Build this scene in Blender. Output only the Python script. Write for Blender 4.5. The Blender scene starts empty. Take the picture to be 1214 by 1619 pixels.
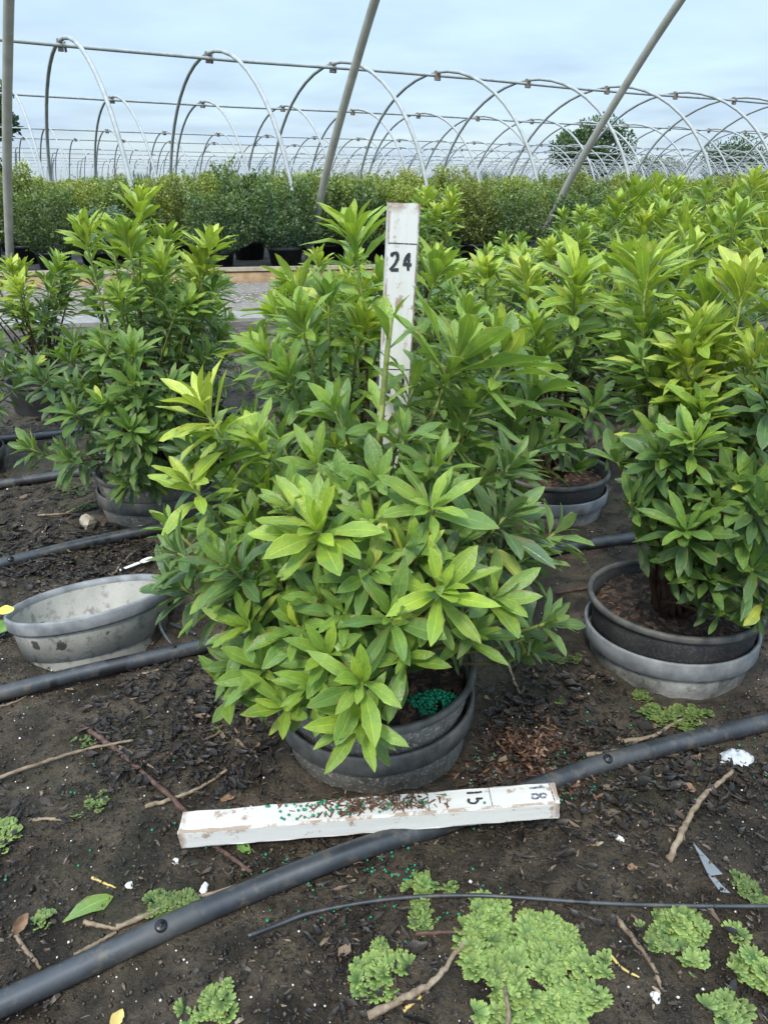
import bpy, math, random
import numpy as np
from mathutils import Vector, Matrix

R = math.radians
SC = bpy.context.scene
COL = SC.collection
rng = random.Random(11)
nrg = np.random.default_rng(7)

# ------------------------------------------------------------------ camera
CAM_H, PITCH, FPX = 0.72, R(23.94), 1169.0
cam_d = bpy.data.cameras.new('camera')
cam_d.sensor_fit = 'VERTICAL'
cam_d.sensor_height = 36.0
cam_d.lens = FPX / 1619.0 * 36.0
cam_d.clip_start = 0.02
cam_d.clip_end = 2000
cam = bpy.data.objects.new('camera', cam_d)
cam.location = (0, 0, CAM_H)
cam.rotation_euler = (math.pi / 2 - PITCH, 0, 0)
COL.objects.link(cam)
SC.camera = cam
SC.render.resolution_x, SC.render.resolution_y = 767, 1024

# ------------------------------------------------------------------ sky and sun
SUN_EL, SUN_AZ = R(52), R(200)          # azimuth clockwise from +Y: behind the camera, a little to the left
W = bpy.data.worlds.new('World')
SC.world = W
W.use_nodes = True
wn, wl = W.node_tree.nodes, W.node_tree.links
wn.clear()
w_out = wn.new('ShaderNodeOutputWorld')
w_bg = wn.new('ShaderNodeBackground')
w_bg.inputs['Strength'].default_value = 0.10
sky = wn.new('ShaderNodeTexSky')
sky.sky_type = 'NISHITA'
sky.sun_disc = False
sky.sun_elevation = SUN_EL
sky.sun_rotation = SUN_AZ
sky.air_density = 1.0
sky.dust_density = 1.2
sky.ozone_density = 1.6
w_tc = wn.new('ShaderNodeTexCoord')
w_sep = wn.new('ShaderNodeSeparateXYZ')
wl.new(w_tc.outputs['Generated'], w_sep.inputs[0])
def wmath(op, a, b=None, c=None):
    n = wn.new('ShaderNodeMath'); n.operation = op
    for i, v in enumerate((a, b, c)):
        if v is None: continue
        if isinstance(v, (int, float)): n.inputs[i].default_value = v
        else: wl.new(v, n.inputs[i])
    return n.outputs[0]
zz = wmath('MAXIMUM', w_sep.outputs[2], 0.0)
inv = wmath('DIVIDE', 1.0, wmath('ADD', zz, 0.10))
cx_ = wmath('MULTIPLY', w_sep.outputs[0], inv)
cy_ = wmath('MULTIPLY', w_sep.outputs[1], inv)
w_cmb = wn.new('ShaderNodeCombineXYZ')
wl.new(cx_, w_cmb.inputs[0]); wl.new(cy_, w_cmb.inputs[1])
w_n = wn.new('ShaderNodeTexNoise')
w_n.inputs['Scale'].default_value = 0.62
w_n.inputs['Detail'].default_value = 7
w_n.inputs['Roughness'].default_value = 0.52
w_n.inputs['Distortion'].default_value = 0.35
wl.new(w_cmb.outputs[0], w_n.inputs['Vector'])
w_cr = wn.new('ShaderNodeValToRGB')
w_cr.color_ramp.elements[0].position = 0.36
w_cr.color_ramp.elements[0].color = (0.55, 0.55, 0.55, 1)
w_cr.color_ramp.elements[1].position = 0.64
w_cr.color_ramp.elements[1].color = (0.97, 0.97, 0.97, 1)
wl.new(w_n.outputs['Fac'], w_cr.inputs[0])
# cloud deck: brighter overhead than at the horizon, as an overcast sky is
w_el = wn.new('ShaderNodeMapRange')
w_el.inputs['From Min'].default_value = 0.0
w_el.inputs['From Max'].default_value = 1.0
w_el.inputs['To Min'].default_value = 3.75
w_el.inputs['To Max'].default_value = 15.8
wl.new(wmath('POWER', zz, 1.5), w_el.inputs['Value'])
w_n2 = wn.new('ShaderNodeTexNoise')
w_n2.inputs['Scale'].default_value = 1.5
w_n2.inputs['Detail'].default_value = 5
wl.new(w_cmb.outputs[0], w_n2.inputs['Vector'])
w_var = wn.new('ShaderNodeMapRange')
w_var.inputs['From Min'].default_value = 0.3
w_var.inputs['From Max'].default_value = 0.7
w_var.inputs['To Min'].default_value = 0.87
w_var.inputs['To Max'].default_value = 1.09
wl.new(w_n2.outputs['Fac'], w_var.inputs['Value'])
w_br = wmath('MULTIPLY', w_el.outputs[0], w_var.outputs[0])
w_cc = wn.new('ShaderNodeVectorMath'); w_cc.operation = 'SCALE'
w_cc.inputs[0].default_value = (0.665, 0.86, 1.07)
wl.new(w_br, w_cc.inputs['Scale'])
w_mix = wn.new('ShaderNodeMix'); w_mix.data_type = 'RGBA'
wl.new(w_cr.outputs[0], w_mix.inputs['Factor'])
wl.new(sky.outputs[0], w_mix.inputs['A'])
wl.new(w_cc.outputs[0], w_mix.inputs['B'])
wl.new(w_mix.outputs['Result'], w_bg.inputs['Color'])
wl.new(w_bg.outputs[0], w_out.inputs[0])

sun_d = bpy.data.lights.new('sun', 'SUN')
sun_d.energy = 1.5
sun_d.angle = R(11)
sun_d.color = (1.0, 0.95, 0.86)
sun = bpy.data.objects.new('sun', sun_d)
sdir = Vector((math.sin(SUN_AZ) * math.cos(SUN_EL), math.cos(SUN_AZ) * math.cos(SUN_EL), math.sin(SUN_EL)))
sun.rotation_euler = sdir.to_track_quat('Z', 'Y').to_euler()
COL.objects.link(sun)
SC.view_settings.view_transform = 'Standard'
SC.view_settings.look = 'None'
SC.view_settings.gamma = 1.0
SC.view_settings.use_curve_mapping = False
SC.view_settings.exposure = 1.15
SC.render.engine = 'CYCLES'
SC.cycles.max_bounces = 6
SC.cycles.transparent_max_bounces = 8

# ------------------------------------------------------------------ helpers
CP, SP = math.cos(PITCH), math.sin(PITCH)
def ray(px, py):
    u, v = (px - 607.0) / FPX, (809.5 - py) / FPX
    return Vector((u, CP + v * SP, -SP + v * CP))
def on_z(px, py, z=0.0):
    d = ray(px, py); t = (z - CAM_H) / d.z
    return Vector((d.x * t, d.y * t, z))
def at_y(px, py, Y):
    d = ray(px, py); t = Y / d.y
    return Vector((d.x * t, Y, CAM_H + d.z * t))

# fractal value noise in numpy, used for the relief of the soil
_tab = nrg.random((256, 256))
def vnoise(x, y):
    xi = np.floor(x).astype(int); yi = np.floor(y).astype(int)
    fx = x - xi; fy = y - yi
    fx = fx * fx * (3 - 2 * fx); fy = fy * fy * (3 - 2 * fy)
    a = _tab[xi & 255, yi & 255]; b = _tab[(xi + 1) & 255, yi & 255]
    c = _tab[xi & 255, (yi + 1) & 255]; d = _tab[(xi + 1) & 255, (yi + 1) & 255]
    return (a * (1 - fx) + b * fx) * (1 - fy) + (c * (1 - fx) + d * fx) * fy
def fbm(x, y, o=4):
    s = 0; a = 0.5
    for k in range(o):
        s = s + a * (vnoise(x * 2 ** k + 17.3 * k, y * 2 ** k - 9.1 * k) - 0.5); a *= 0.5
    return s
HOLES = [(-0.012, 0.845, .118), (0.475, 1.05, .118), (-0.520, 1.142, .126), (-0.55, 1.66, .118)]
def gheight(x, y):
    x = np.asarray(x, float); y = np.asarray(y, float)
    near = np.clip((4.4 - y) / 0.5, 0, 1) * np.clip((y + 3) / 1, 0, 1)
    h = 0.026 * fbm(x * 2.2, y * 2.2, 3) + 0.016 * fbm(x * 11, y * 11, 3) + 0.010 * fbm(x * 45, y * 45, 2) - 0.004
    h = h * near
    for cx, cy, rr_ in HOLES:                       # the soil is dug out where pots are sunk
        d2 = np.sqrt((x - cx) ** 2 + (y - cy) ** 2)
        h = np.where(d2 < rr_, np.minimum(h, -0.11 * np.clip((rr_ - d2) / 0.012, 0, 1)), h)
    return h
def gz(x, y): return float(gheight(np.array([x]), np.array([y]))[0])
def on_g(px, py, dz=0.0):
    p = on_z(px, py, 0.0)
    for _ in range(3):
        p = on_z(px, py, gz(p.x, p.y) + dz)
    return p

class MB:
    """collects verts and faces of one mesh"""
    def __init__(s): s.v, s.f = [], []
    def add(s, verts, faces):
        n = len(s.v); s.v += [tuple(v) for v in verts]; s.f += [tuple(i + n for i in f) for f in faces]
    def box(s, c, size, M=None):
        hx, hy, hz = size[0] / 2, size[1] / 2, size[2] / 2
        vs = [Vector((x, y, z)) for x in (-hx, hx) for y in (-hy, hy) for z in (-hz, hz)]
        if M: vs = [M @ v for v in vs]
        s.add([v + Vector(c) for v in vs], [(0, 1, 3, 2), (4, 6, 7, 5), (0, 4, 5, 1), (2, 3, 7, 6), (0, 2, 6, 4), (1, 5, 7, 3)])
    def tube(s, pts, rad, n=8, caps=True, jit=0, rr=None):
        pts = [Vector(p) for p in pts]
        m = len(pts)
        rads = rad if isinstance(rad, (list, tuple)) else [rad] * m
        ref = None
        rings = []
        for i, p in enumerate(pts):
            t = (pts[min(i + 1, m - 1)] - pts[max(i - 1, 0)])
            if t.length < 1e-9: t = Vector((0, 0, 1))
            t.normalize()
            if ref is None:
                ref = t.orthogonal().normalized()
            ref = (ref - t * ref.dot(t)).normalized()
            b = t.cross(ref)
            ring = []
            for k in range(n):
                a = 2 * math.pi * k / n
                q = rads[i] * (1 + (rr.uniform(-jit, jit) if rr else 0))
                ring.append(p + ref * math.cos(a) * q + b * math.sin(a) * q)
            rings.append(ring)
        vs = [v for r in rings for v in r]
        fs = []
        for i in range(m - 1):
            for k in range(n):
                fs.append((i * n + k, i * n + (k + 1) % n, (i + 1) * n + (k + 1) % n, (i + 1) * n + k))
        if caps:
            fs.append(tuple(range(n - 1, -1, -1))); fs.append(tuple((m - 1) * n + k for k in range(n)))
        s.add(vs, fs)
    def lathe(s, prof, n=56, wob=0, rr=None):
        vs, fs = [], []
        m = len(prof)
        ph = [rr.uniform(0, 6.28) for _ in range(3)] if rr else (0, 0, 0)
        for k in range(n):
            a = 2 * math.pi * k / n
            w = 1 + wob * (math.sin(2 * a + ph[0]) + 0.5 * math.sin(3 * a + ph[1]))
            for r, z in prof:
                vs.append((r * w * math.cos(a), r * w * math.sin(a), z))
        for k in range(n):
            k2 = (k + 1) % n
            for i in range(m - 1):
                fs.append((k * m + i, k2 * m + i, k2 * m + i + 1, k * m + i + 1))
        s.add(vs, fs)
    def mesh(s, name, mat=None, smooth=True):
        me = bpy.data.meshes.new(name)
        me.from_pydata(s.v, [], s.f)
        if smooth: me.polygons.foreach_set('use_smooth', [True] * len(me.polygons))
        if mat: me.materials.append(mat)
        me.update()
        return me
    def build(s, name, mat, parent=None, smooth=True, loc=None):
        return link(name, s.mesh(name, mat, smooth), parent, loc)
def link(name, me, parent=None, loc=None):
    o = bpy.data.objects.new(name, me)
    COL.objects.link(o)
    if parent: o.parent = parent
    if loc is not None: o.location = loc
    return o
def empty(name, loc=(0, 0, 0), rot=(0, 0, 0)):
    o = bpy.data.objects.new(name, None)
    o.empty_display_size = 0.05
    o.location = loc; o.rotation_euler = rot
    COL.objects.link(o)
    return o
def tag(o, label=None, cat=None, group=None, kind=None):
    if label: o['label'] = label
    if cat: o['category'] = cat
    if group: o['group'] = group
    if kind: o['kind'] = kind
    return o
def np_mesh(name, V, F, mat=None, smooth=True, uv=None, col=None):
    """V (n,3), F (m,k) arrays -> mesh quickly"""
    me = bpy.data.meshes.new(name)
    m, k = F.shape
    me.vertices.add(len(V)); me.vertices.foreach_set('co', V.astype(np.float32).ravel())
    me.loops.add(m * k); me.loops.foreach_set('vertex_index', F.astype(np.int32).ravel())
    me.polygons.add(m)
    me.polygons.foreach_set('loop_start', np.arange(0, m * k, k, dtype=np.int32))
    if smooth: me.polygons.foreach_set('use_smooth', np.ones(m, bool))
    me.update(calc_edges=True)
    if uv is not None:
        l = me.uv_layers.new(name='UVMap')
        l.data.foreach_set('uv', uv[F.ravel()].astype(np.float32).ravel())
    if col is not None:
        a = me.attributes.new('tint', 'FLOAT_COLOR', 'POINT')
        a.data.foreach_set('color', np.c_[col, np.ones(len(col))].astype(np.float32).ravel())
    me.validate()
    if mat: me.materials.append(mat)
    return me
def catmull(pts, sub=8):
    P = [Vector(p) for p in pts]
    P = [P[0] * 2 - P[1]] + P + [P[-1] * 2 - P[-2]]
    out = []
    for i in range(1, len(P) - 2):
        for j in range(sub):
            t = j / sub
            out.append(0.5 * ((2 * P[i]) + (P[i + 1] - P[i - 1]) * t + (2 * P[i - 1] - 5 * P[i] + 4 * P[i + 1] - P[i + 2]) * t * t
                              + (-P[i - 1] + 3 * P[i] - 3 * P[i + 1] + P[i + 2]) * t ** 3))
    out.append(P[-2])
    return out

# ------------------------------------------------------------------ materials
class NT:
    def __init__(s, name):
        s.m = bpy.data.materials.new(name); s.m.use_nodes = True
        s.n, s.l = s.m.node_tree.nodes, s.m.node_tree.links
        s.b = s.n['Principled BSDF']; s.out = s.n['Material Output']
    def node(s, t, **kw):
        n = s.n.new(t)
        for k, v in kw.items(): setattr(n, k, v)
        return n
    def set(s, sock, v):
        if isinstance(v, bpy.types.NodeSocket): s.l.new(v, sock)
        elif isinstance(v, tuple) and len(v) == 3 and sock.type == 'RGBA': sock.default_value = (*v, 1)
        else: sock.default_value = v
    def coord(s, kind='Object'):
        return s.node('ShaderNodeTexCoord').outputs[kind]
    def noise(s, vec, scale, detail=4, rough=0.55, dist=0.0):
        n = s.node('ShaderNodeTexNoise')
        s.set(n.inputs['Vector'], vec)
        n.inputs['Scale'].default_value = scale; n.inputs['Detail'].default_value = detail
        n.inputs['Roughness'].default_value = rough; n.inputs['Distortion'].default_value = dist
        return n.outputs['Fac']
    def vor(s, vec, scale, feat='F1', out='Distance', rnd=1.0):
        n = s.node('ShaderNodeTexVoronoi', feature=feat)
        s.set(n.inputs['Vector'], vec); n.inputs['Scale'].default_value = scale
        n.inputs['Randomness'].default_value = rnd
        return n.outputs[out]
    def ramp(s, fac, stops, interp='LINEAR'):
        n = s.node('ShaderNodeValToRGB')
        cr = n.color_ramp; cr.interpolation = interp
        while len(cr.elements) < len(stops): cr.elements.new(0.5)
        for e, (p, c) in zip(cr.elements, stops):
            e.position = p
            e.color = (*c, 1) if isinstance(c, tuple) else (c, c, c, 1)
        s.set(n.inputs[0], fac)
        return n.outputs[0]
    def mix(s, f, a, b, mode='MIX'):
        n = s.node('ShaderNodeMix', data_type='RGBA', blend_type=mode)
        s.set(n.inputs['Factor'], f); s.set(n.inputs['A'], a); s.set(n.inputs['B'], b)
        return n.outputs['Result']
    def math(s, op, a, b=None, c=None):
        n = s.node('ShaderNodeMath', operation=op)
        for i, v in enumerate((a, b, c)):
            if v is not None: s.set(n.inputs[i], v)
        return n.outputs[0]
    def bump(s, h, strength=0.4, dist=0.003):
        n = s.node('ShaderNodeBump')
        n.inputs['Strength'].default_value = strength; n.inputs['Distance'].default_value = dist
        s.set(n.inputs['Height'], h); s.l.new(n.outputs[0], s.b.inputs['Normal'])
    def done(s, col=None, rough=None, spec=None, metal=None):
        if col is not None: s.set(s.b.inputs['Base Color'], col)
        if rough is not None: s.set(s.b.inputs['Roughness'], rough)
        if spec is not None: s.b.inputs['Specular IOR Level'].default_value = spec
        if metal is not None: s.b.inputs['Metallic'].default_value = metal
        return s.m

def mat_leaf(name, trans=0.30, rough=0.37, veins=True):
    t = NT(name)
    oi = t.node('ShaderNodeObjectInfo')
    at = t.node('ShaderNodeAttribute', attribute_name='tint')
    base = t.mix(1.0, oi.outputs['Color'], at.outputs['Color'], 'ADD')
    vec = t.coord('Object')
    geo = t.node('ShaderNodeNewGeometry')
    pos = geo.outputs['Position']
    blot = t.noise(pos, 48, 4, .6)
    base = t.mix(t.ramp(blot, [(0.42, 0.0), (0.62, 0.6)]), t.mix(1.0, base, (.86, .90, .95), 'MULTIPLY'), t.mix(1.0, base, (1.38, 1.22, 0.85), 'MULTIPLY'))
    if veins:
        uv = t.node('ShaderNodeUVMap'); uv.uv_map = 'UVMap'
        sp = t.node('ShaderNodeSeparateXYZ'); t.l.new(uv.outputs[0], sp.inputs[0])
        d = t.math('ABSOLUTE', t.math('SUBTRACT', sp.outputs[0], 0.5))
        mid = t.ramp(d, [(0.012, 1.0), (0.045, 0.0)])
        ph = t.math('SUBTRACT', t.math('MULTIPLY', sp.outputs[1], 13.0), t.math('MULTIPLY', d, 9.0))
        sec = t.math('PINGPONG', ph, 0.5)
        secm = t.ramp(sec, [(0.0, 1.0), (0.10, 0.0)])
        edge = t.ramp(d, [(0.45, 0.0), (0.485, 1.0)])
        brown = t.ramp(t.noise(pos, 38, 2), [(0.53, 0.0), (0.63, 1.0)])
        light = t.mix(1.0, t.mix(1.0, base, (1.9, 1.55, 1.6), 'MULTIPLY'), (0.03, 0.035, 0.01), 'ADD')
        c = t.mix(t.math('MULTIPLY', mid, 0.85), base, light)
        c = t.mix(t.math('MULTIPLY', secm, 0.34), c, light)
        c = t.mix(t.math('MULTIPLY', edge, 0.7), c, light)
        c = t.mix(t.math('MULTIPLY', t.math('MULTIPLY', brown, t.ramp(d, [(0.34, 0.0), (0.46, 1.0)])), 0.8), c, (0.19, 0.11, 0.035))
        t.bump(t.math('ADD', t.math('MULTIPLY', t.math('ADD', mid, t.math('MULTIPLY', secm, 0.5)), -1.0), t.math('MULTIPLY', t.noise(pos, 260, 3), 1.3)), 0.55, 0.0016)
    else:
        c = base
    # paler, greyer underside of the blade
    under = t.mix(0.5, t.mix(1.0, c, (1.5, 1.35, 1.5), 'MULTIPLY'), (0.09, 0.13, 0.07))
    c = t.mix(t.math('MULTIPLY', geo.outputs['Backfacing'], 0.75), c, under)
    m = t.done(c, t.ramp(t.noise(pos, 90, 3), [(0.35, rough - .09), (0.7, rough + .12)]), 0.55)
    tr = t.node('ShaderNodeBsdfTranslucent')
    t.l.new(t.mix(1.0, c, (1.5, 1.6, 0.6), 'MULTIPLY'), tr.inputs['Color'])
    mx = t.node('ShaderNodeMixShader'); mx.inputs[0].default_value = trans
    t.l.new(t.b.outputs[0], mx.inputs[1]); t.l.new(tr.outputs[0], mx.inputs[2])
    t.l.new(mx.outputs[0], t.out.inputs[0])
    return m
M_LEAF = mat_leaf('shrub_leaf')
M_SMALL = mat_leaf('small_leaf', 0.25, 0.5, veins=False)

def mat_branch():
    t = NT('shrub_bark')
    at = t.node('ShaderNodeAttribute', attribute_name='tint')
    n = t.noise(t.coord(), 120, 4)
    c = t.mix(t.ramp(n, [(0.4, 0.0), (0.7, 0.6)]), at.outputs['Color'], t.mix(1.0, at.outputs['Color'], (0.5, 0.45, 0.4), 'MULTIPLY'))
    t.bump(n, 0.5, 0.002)
    return t.done(c, 0.7, 0.3)
M_BRANCH = mat_branch()

def mat_ground():
    t = NT('soil')
    p = t.coord('Object')
    big = t.noise(p, 2.6, 5, 0.6)
    mid = t.noise(p, 16, 6, 0.65, 0.3)
    fine = t.noise(p, 110, 5, 0.7)
    c = t.ramp(mid, [(0.28, (0.030, 0.023, 0.015)), (0.42, (0.066, 0.051, 0.034)), (0.53, (0.130, 0.099, 0.066)), (0.70, (0.225, 0.170, 0.115))])
    dark = t.ramp(big, [(0.36, 0.5), (0.47, 0.0)])
    c = t.mix(dark, c, (0.017, 0.013, 0.011))
    alg = t.math('MULTIPLY', t.ramp(t.noise(p, 4.3, 4, 0.6), [(0.52, 0.0), (0.66, 0.6)]), t.ramp(fine, [(0.35, 0.0), (0.62, 1.0)]))
    c = t.mix(alg, c, (0.050, 0.062, 0.018))
    c = t.mix(t.ramp(t.noise(p, 210, 5, 0.75), [(0.34, 0.8), (0.52, 0.0)]), c, t.mix(1.0, c, (0.35, 0.35, 0.35), 'MULTIPLY'))
    sp = t.vor(p, 90, out='Color'); dd = t.vor(p, 90)
    pick = t.node('ShaderNodeSeparateXYZ'); t.l.new(sp, pick.inputs[0])
    speck = t.math('MULTIPLY', t.ramp(pick.outputs[0], [(0.955, 0.0), (0.965, 1.0)]), t.ramp(dd, [(0.10, 1.0), (0.18, 0.0)]))
    c = t.mix(speck, c, (0.40, 0.36, 0.28))
    # far ground: pale dry aisle soil
    wet = t.ramp(t.noise(p, 7, 3), [(0.35, 0.35), (0.65, 0.85)])
    t.bump(t.math('ADD', mid, t.math('MULTIPLY', t.noise(p, 190, 5, 0.75), 1.1)), 1.0, 0.014)
    return t.done(c, wet, 0.4)
M_GROUND = mat_ground()

def mat_gravel():
    t = NT('gravel')
    p = t.coord('Object')
    v = t.vor(p, 34, out='Color'); d = t.vor(p, 34)
    sp = t.node('ShaderNodeSeparateXYZ'); t.l.new(v, sp.inputs[0])
    c = t.ramp(sp.outputs[0], [(0.0, (0.16, 0.13, 0.10)), (0.5, (0.30, 0.26, 0.21)), (1.0, (0.52, 0.48, 0.42))])
    c = t.mix(t.ramp(d, [(0.25, 0.0), (0.6, 0.8)]), c, (0.07, 0.055, 0.04))
    c = t.mix(t.ramp(t.noise(p, 1.7, 4), [(0.45, 0.0), (0.6, 0.7)]), c, (0.21, 0.185, 0.155))
    t.bump(d, 0.8, 0.02)
    return t.done(c, 0.85)
M_GRAVEL = mat_gravel()

def mat_simple(name, c0, c1, scale=40, rough=0.6, bump=0.2, spec=0.4, metal=0.0, dist=0.002, vary=0.0):
    t = NT(name)
    p = t.coord('Object')
    n = t.noise(p, scale, 5, 0.6)
    c = t.mix(t.ramp(n, [(0.35, 0.0), (0.68, 1.0)]), c0, c1)
    if vary:
        oi = t.node('ShaderNodeObjectInfo')
        c = t.mix(t.math('MULTIPLY', oi.outputs['Random'], vary), c, t.mix(1.0, c, (0.45, 0.42, 0.4), 'MULTIPLY'))
    t.bump(n, bump, dist)
    return t.done(c, rough, spec, metal)
M_PIPE = mat_simple('galvanised_pipe', (0.27, 0.275, 0.235), (0.37, 0.37, 0.32), 9, 0.55, 0.05, 0.4, 0.0)
M_PIPE2 = mat_simple('galvanised_hoop', (0.29, 0.31, 0.30), (0.40, 0.42, 0.41), 9, 0.55, 0.05, 0.4, 0.0)
M_CLAMP = mat_simple('rusty_clamp', (0.16, 0.12, 0.09), (0.28, 0.24, 0.2), 30, 0.7)
M_FABRIC = mat_simple('ground_fabric', (0.018, 0.019, 0.02), (0.06, 0.06, 0.055), 3, 0.8)
M_BOARD = mat_simple('weathered_board', (0.30, 0.25, 0.17), (0.44, 0.38, 0.28), 14, 0.85)
M_DIRTBANK = mat_simple('dry_earth', (0.17, 0.105, 0.055), (0.30, 0.20, 0.11), 12, 0.95)
M_BLACKPOT = mat_simple('black_plastic', (0.010, 0.010, 0.011), (0.026, 0.026, 0.027), 25, 0.42, 0.1, 0.5)
M_SLAB = mat_simple('concrete_kerb', (0.20, 0.19, 0.175), (0.30, 0.285, 0.26), 20, 0.9)
M_STONE = mat_simple('pale_stone', (0.30, 0.25, 0.18), (0.46, 0.41, 0.32), 40, 0.85, 0.6)
M_WHITEBIT = mat_simple('perlite', (0.55, 0.53, 0.48), (0.75, 0.73, 0.68), 200, 0.9)
M_PELLET = mat_simple('green_prill', (0.008, 0.17, 0.085), (0.016, 0.30, 0.15), 300, 0.35, 0.0)
M_PEAT = mat_simple('peat_fibre', (0.055, 0.024, 0.012), (0.17, 0.085, 0.042), 90, 0.9, 0.3, vary=0.3)
M_TWIG = mat_simple('pale_twig', (0.16, 0.11, 0.07), (0.36, 0.28, 0.19), 90, 0.8, 0.6, vary=0.5)
M_TWIGR = mat_simple('red_brown_twig', (0.050, 0.024, 0.018), (0.13, 0.075, 0.055), 90, 0.75, 0.6)
M_STRAW = mat_simple('straw', (0.50, 0.36, 0.10), (0.62, 0.47, 0.18), 60, 0.7)
M_PAPER = mat_simple('white_paper', (0.38, 0.40, 0.42), (0.56, 0.58, 0.60), 60, 0.7, 0.2)
M_SHARD = mat_simple('grey_plastic', (0.15, 0.165, 0.18), (0.21, 0.225, 0.24), 50, 0.45)
M_TAGW = mat_simple('white_plastic', (0.78, 0.77, 0.72), (0.85, 0.84, 0.80), 30, 0.45, 0.05)
M_DRYLEAF = mat_simple('dry_leaf', (0.14, 0.07, 0.035), (0.28, 0.17, 0.10), 60, 0.7)
M_GREENLEAF = mat_simple('fallen_green_leaf', (0.12, 0.235, 0.045), (0.20, 0.33, 0.08), 50, 0.5, 0.3)
M_YELLOW = mat_simple('yellow_leaf', (0.55, 0.55, 0.06), (0.66, 0.66, 0.14), 50, 0.5, 0.3)
M_INK = mat_simple('black_ink', (0.012, 0.012, 0.014), (0.05, 0.05, 0.055), 260, 0.7, 0.0)
M_INK2 = mat_simple('worn_ink', (0.03, 0.03, 0.06), (0.30, 0.30, 0.34), 330, 0.7, 0.0)
M_BARK = mat_simple('tree_bark', (0.05, 0.04, 0.03), (0.11, 0.09, 0.07), 6, 0.9)
M_EMIT = mat_simple('black_emitter', (0.008, 0.008, 0.009), (0.02, 0.02, 0.02), 80, 0.35, 0.1)

def mat_litter():
    t = NT('leaf_litter')
    at = t.node('ShaderNodeAttribute', attribute_name='tint')
    n = t.noise(t.coord(), 140, 3)
    c = t.mix(n, at.outputs['Color'], t.mix(1.0, at.outputs['Color'], (0.5, 0.48, 0.46), 'MULTIPLY'))
    t.bump(n, 0.4, 0.002)
    return t.done(c, 0.48, 0.4)
M_LITTER = mat_litter()

def mat_hose():
    t = NT('black_hose')
    p = t.coord('Object')
    n = t.noise(p, 30, 5, 0.6); n2 = t.noise(p, 7, 4, 0.6)
    c = t.mix(t.ramp(n, [(0.4, 0.0), (0.7, 1.0)]), (0.024, 0.027, 0.031), (0.046, 0.049, 0.054))
    dust = t.ramp(n2, [(0.54, 0.0), (0.68, 0.6)])
    c = t.mix(dust, c, (0.085, 0.08, 0.074))
    mud = t.ramp(t.noise(p, 48, 5, 0.7), [(0.53, 0.0), (0.66, 0.7)])
    c = t.mix(mud, c, (0.105, 0.085, 0.062))
    wetp = t.ramp(t.noise(p, 13, 3, 0.5), [(0.645, 0.0), (0.66, 0.9)])
    c = t.mix(wetp, c, (0.010, 0.010, 0.011))
    t.bump(n, 0.1, 0.001)
    return t.done(c, t.ramp(n2, [(0.4, 0.33), (0.7, 0.6)]), 0.6)
M_HOSE = mat_hose()

def mat_pot(name, c0, c1, speck, wet=False, dirt=0.4, mudl=True):
    t = NT(name)
    p = t.coord('Object')
    n = t.noise(p, 14, 5, 0.6)
    c = t.mix(t.ramp(n, [(0.35, 0.0), (0.7, 1.0)]), c0, c1)
    f = t.noise(p, 260, 3, 0.6)
    c = t.mix(t.math('MULTIPLY', t.ramp(f, [(0.52, 0.0), (0.66, 1.0)]), dirt), c, speck)
    c = t.mix(t.ramp(t.noise(p, 60, 4), [(0.55, 0.0), (0.72, 0.55)]), c, (0.035, 0.028, 0.022))
    if wet:
        # splashes of mud with a shape of their own
        v = t.vor(p, 26, out='Color'); d = t.vor(p, 26)
        s = t.node('ShaderNodeSeparateXYZ'); t.l.new(v, s.inputs[0])
        sm = t.math('MULTIPLY', t.ramp(s.outputs[0], [(0.78, 0.0), (0.79, 1.0)]), t.ramp(t.math('ADD', d, t.math('MULTIPLY', t.noise(p, 90, 4, .6), 0.42)), [(0.44, 1.0), (0.47, 0.0)]))
        c = t.mix(t.math('MULTIPLY', sm, 0.88), c, (0.035, 0.033, 0.03))
        g = t.node('ShaderNodeSeparateXYZ'); t.l.new(p, g.inputs[0])
        mud = t.math('SUBTRACT', t.math('ADD', t.math('MULTIPLY', g.outputs[0], 8.0), t.math('MULTIPLY', g.outputs[2], -6.0)), t.math('ADD', t.math('MULTIPLY', n, 0.9), 0.95))
        mm = t.ramp(mud, [(0.02, 0.0), (0.05, 1.0)])
        if mudl: c = t.mix(t.math('MULTIPLY', mm, 0.85), c, (0.05, 0.043, 0.035))
    t.bump(t.math('ADD', f, n), 0.3, 0.0015)
    return t.done(c, t.ramp(n, [(0.3, 0.45), (0.7, 0.75)]), 0.4)
M_POTSPECK = mat_pot('speckled_pot', (0.115, 0.108, 0.095), (0.200, 0.188, 0.163), (0.40, 0.37, 0.31), dirt=0.8)
M_POTBLACK = mat_pot('black_pot', (0.018, 0.018, 0.019), (0.036, 0.035, 0.034), (0.12, 0.11, 0.10), dirt=0.35)
M_POTGREY = mat_pot('weathered_grey_pot', (0.30, 0.29, 0.25), (0.44, 0.42, 0.37), (0.42, 0.40, 0.36), wet=True, dirt=0.3)
M_POTLIN = mat_pot('grey_pot_lining', (0.31, 0.30, 0.265), (0.43, 0.41, 0.37), (0.42, 0.40, 0.36), wet=True, dirt=0.3, mudl=False)
M_POTGREY2 = mat_pot('faded_grey_pot', (0.055, 0.053, 0.050), (0.40, 0.385, 0.35), (0.36, 0.34, 0.30), dirt=0.3)
M_RIM = mat_simple('pot_rim', (0.048, 0.047, 0.044), (0.150, 0.143, 0.128), 26, 0.6, 0.3)
M_RIMG = mat_simple('grey_rim', (0.12, 0.125, 0.128), (0.27, 0.275, 0.275), 22, 0.6, 0.3)

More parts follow.
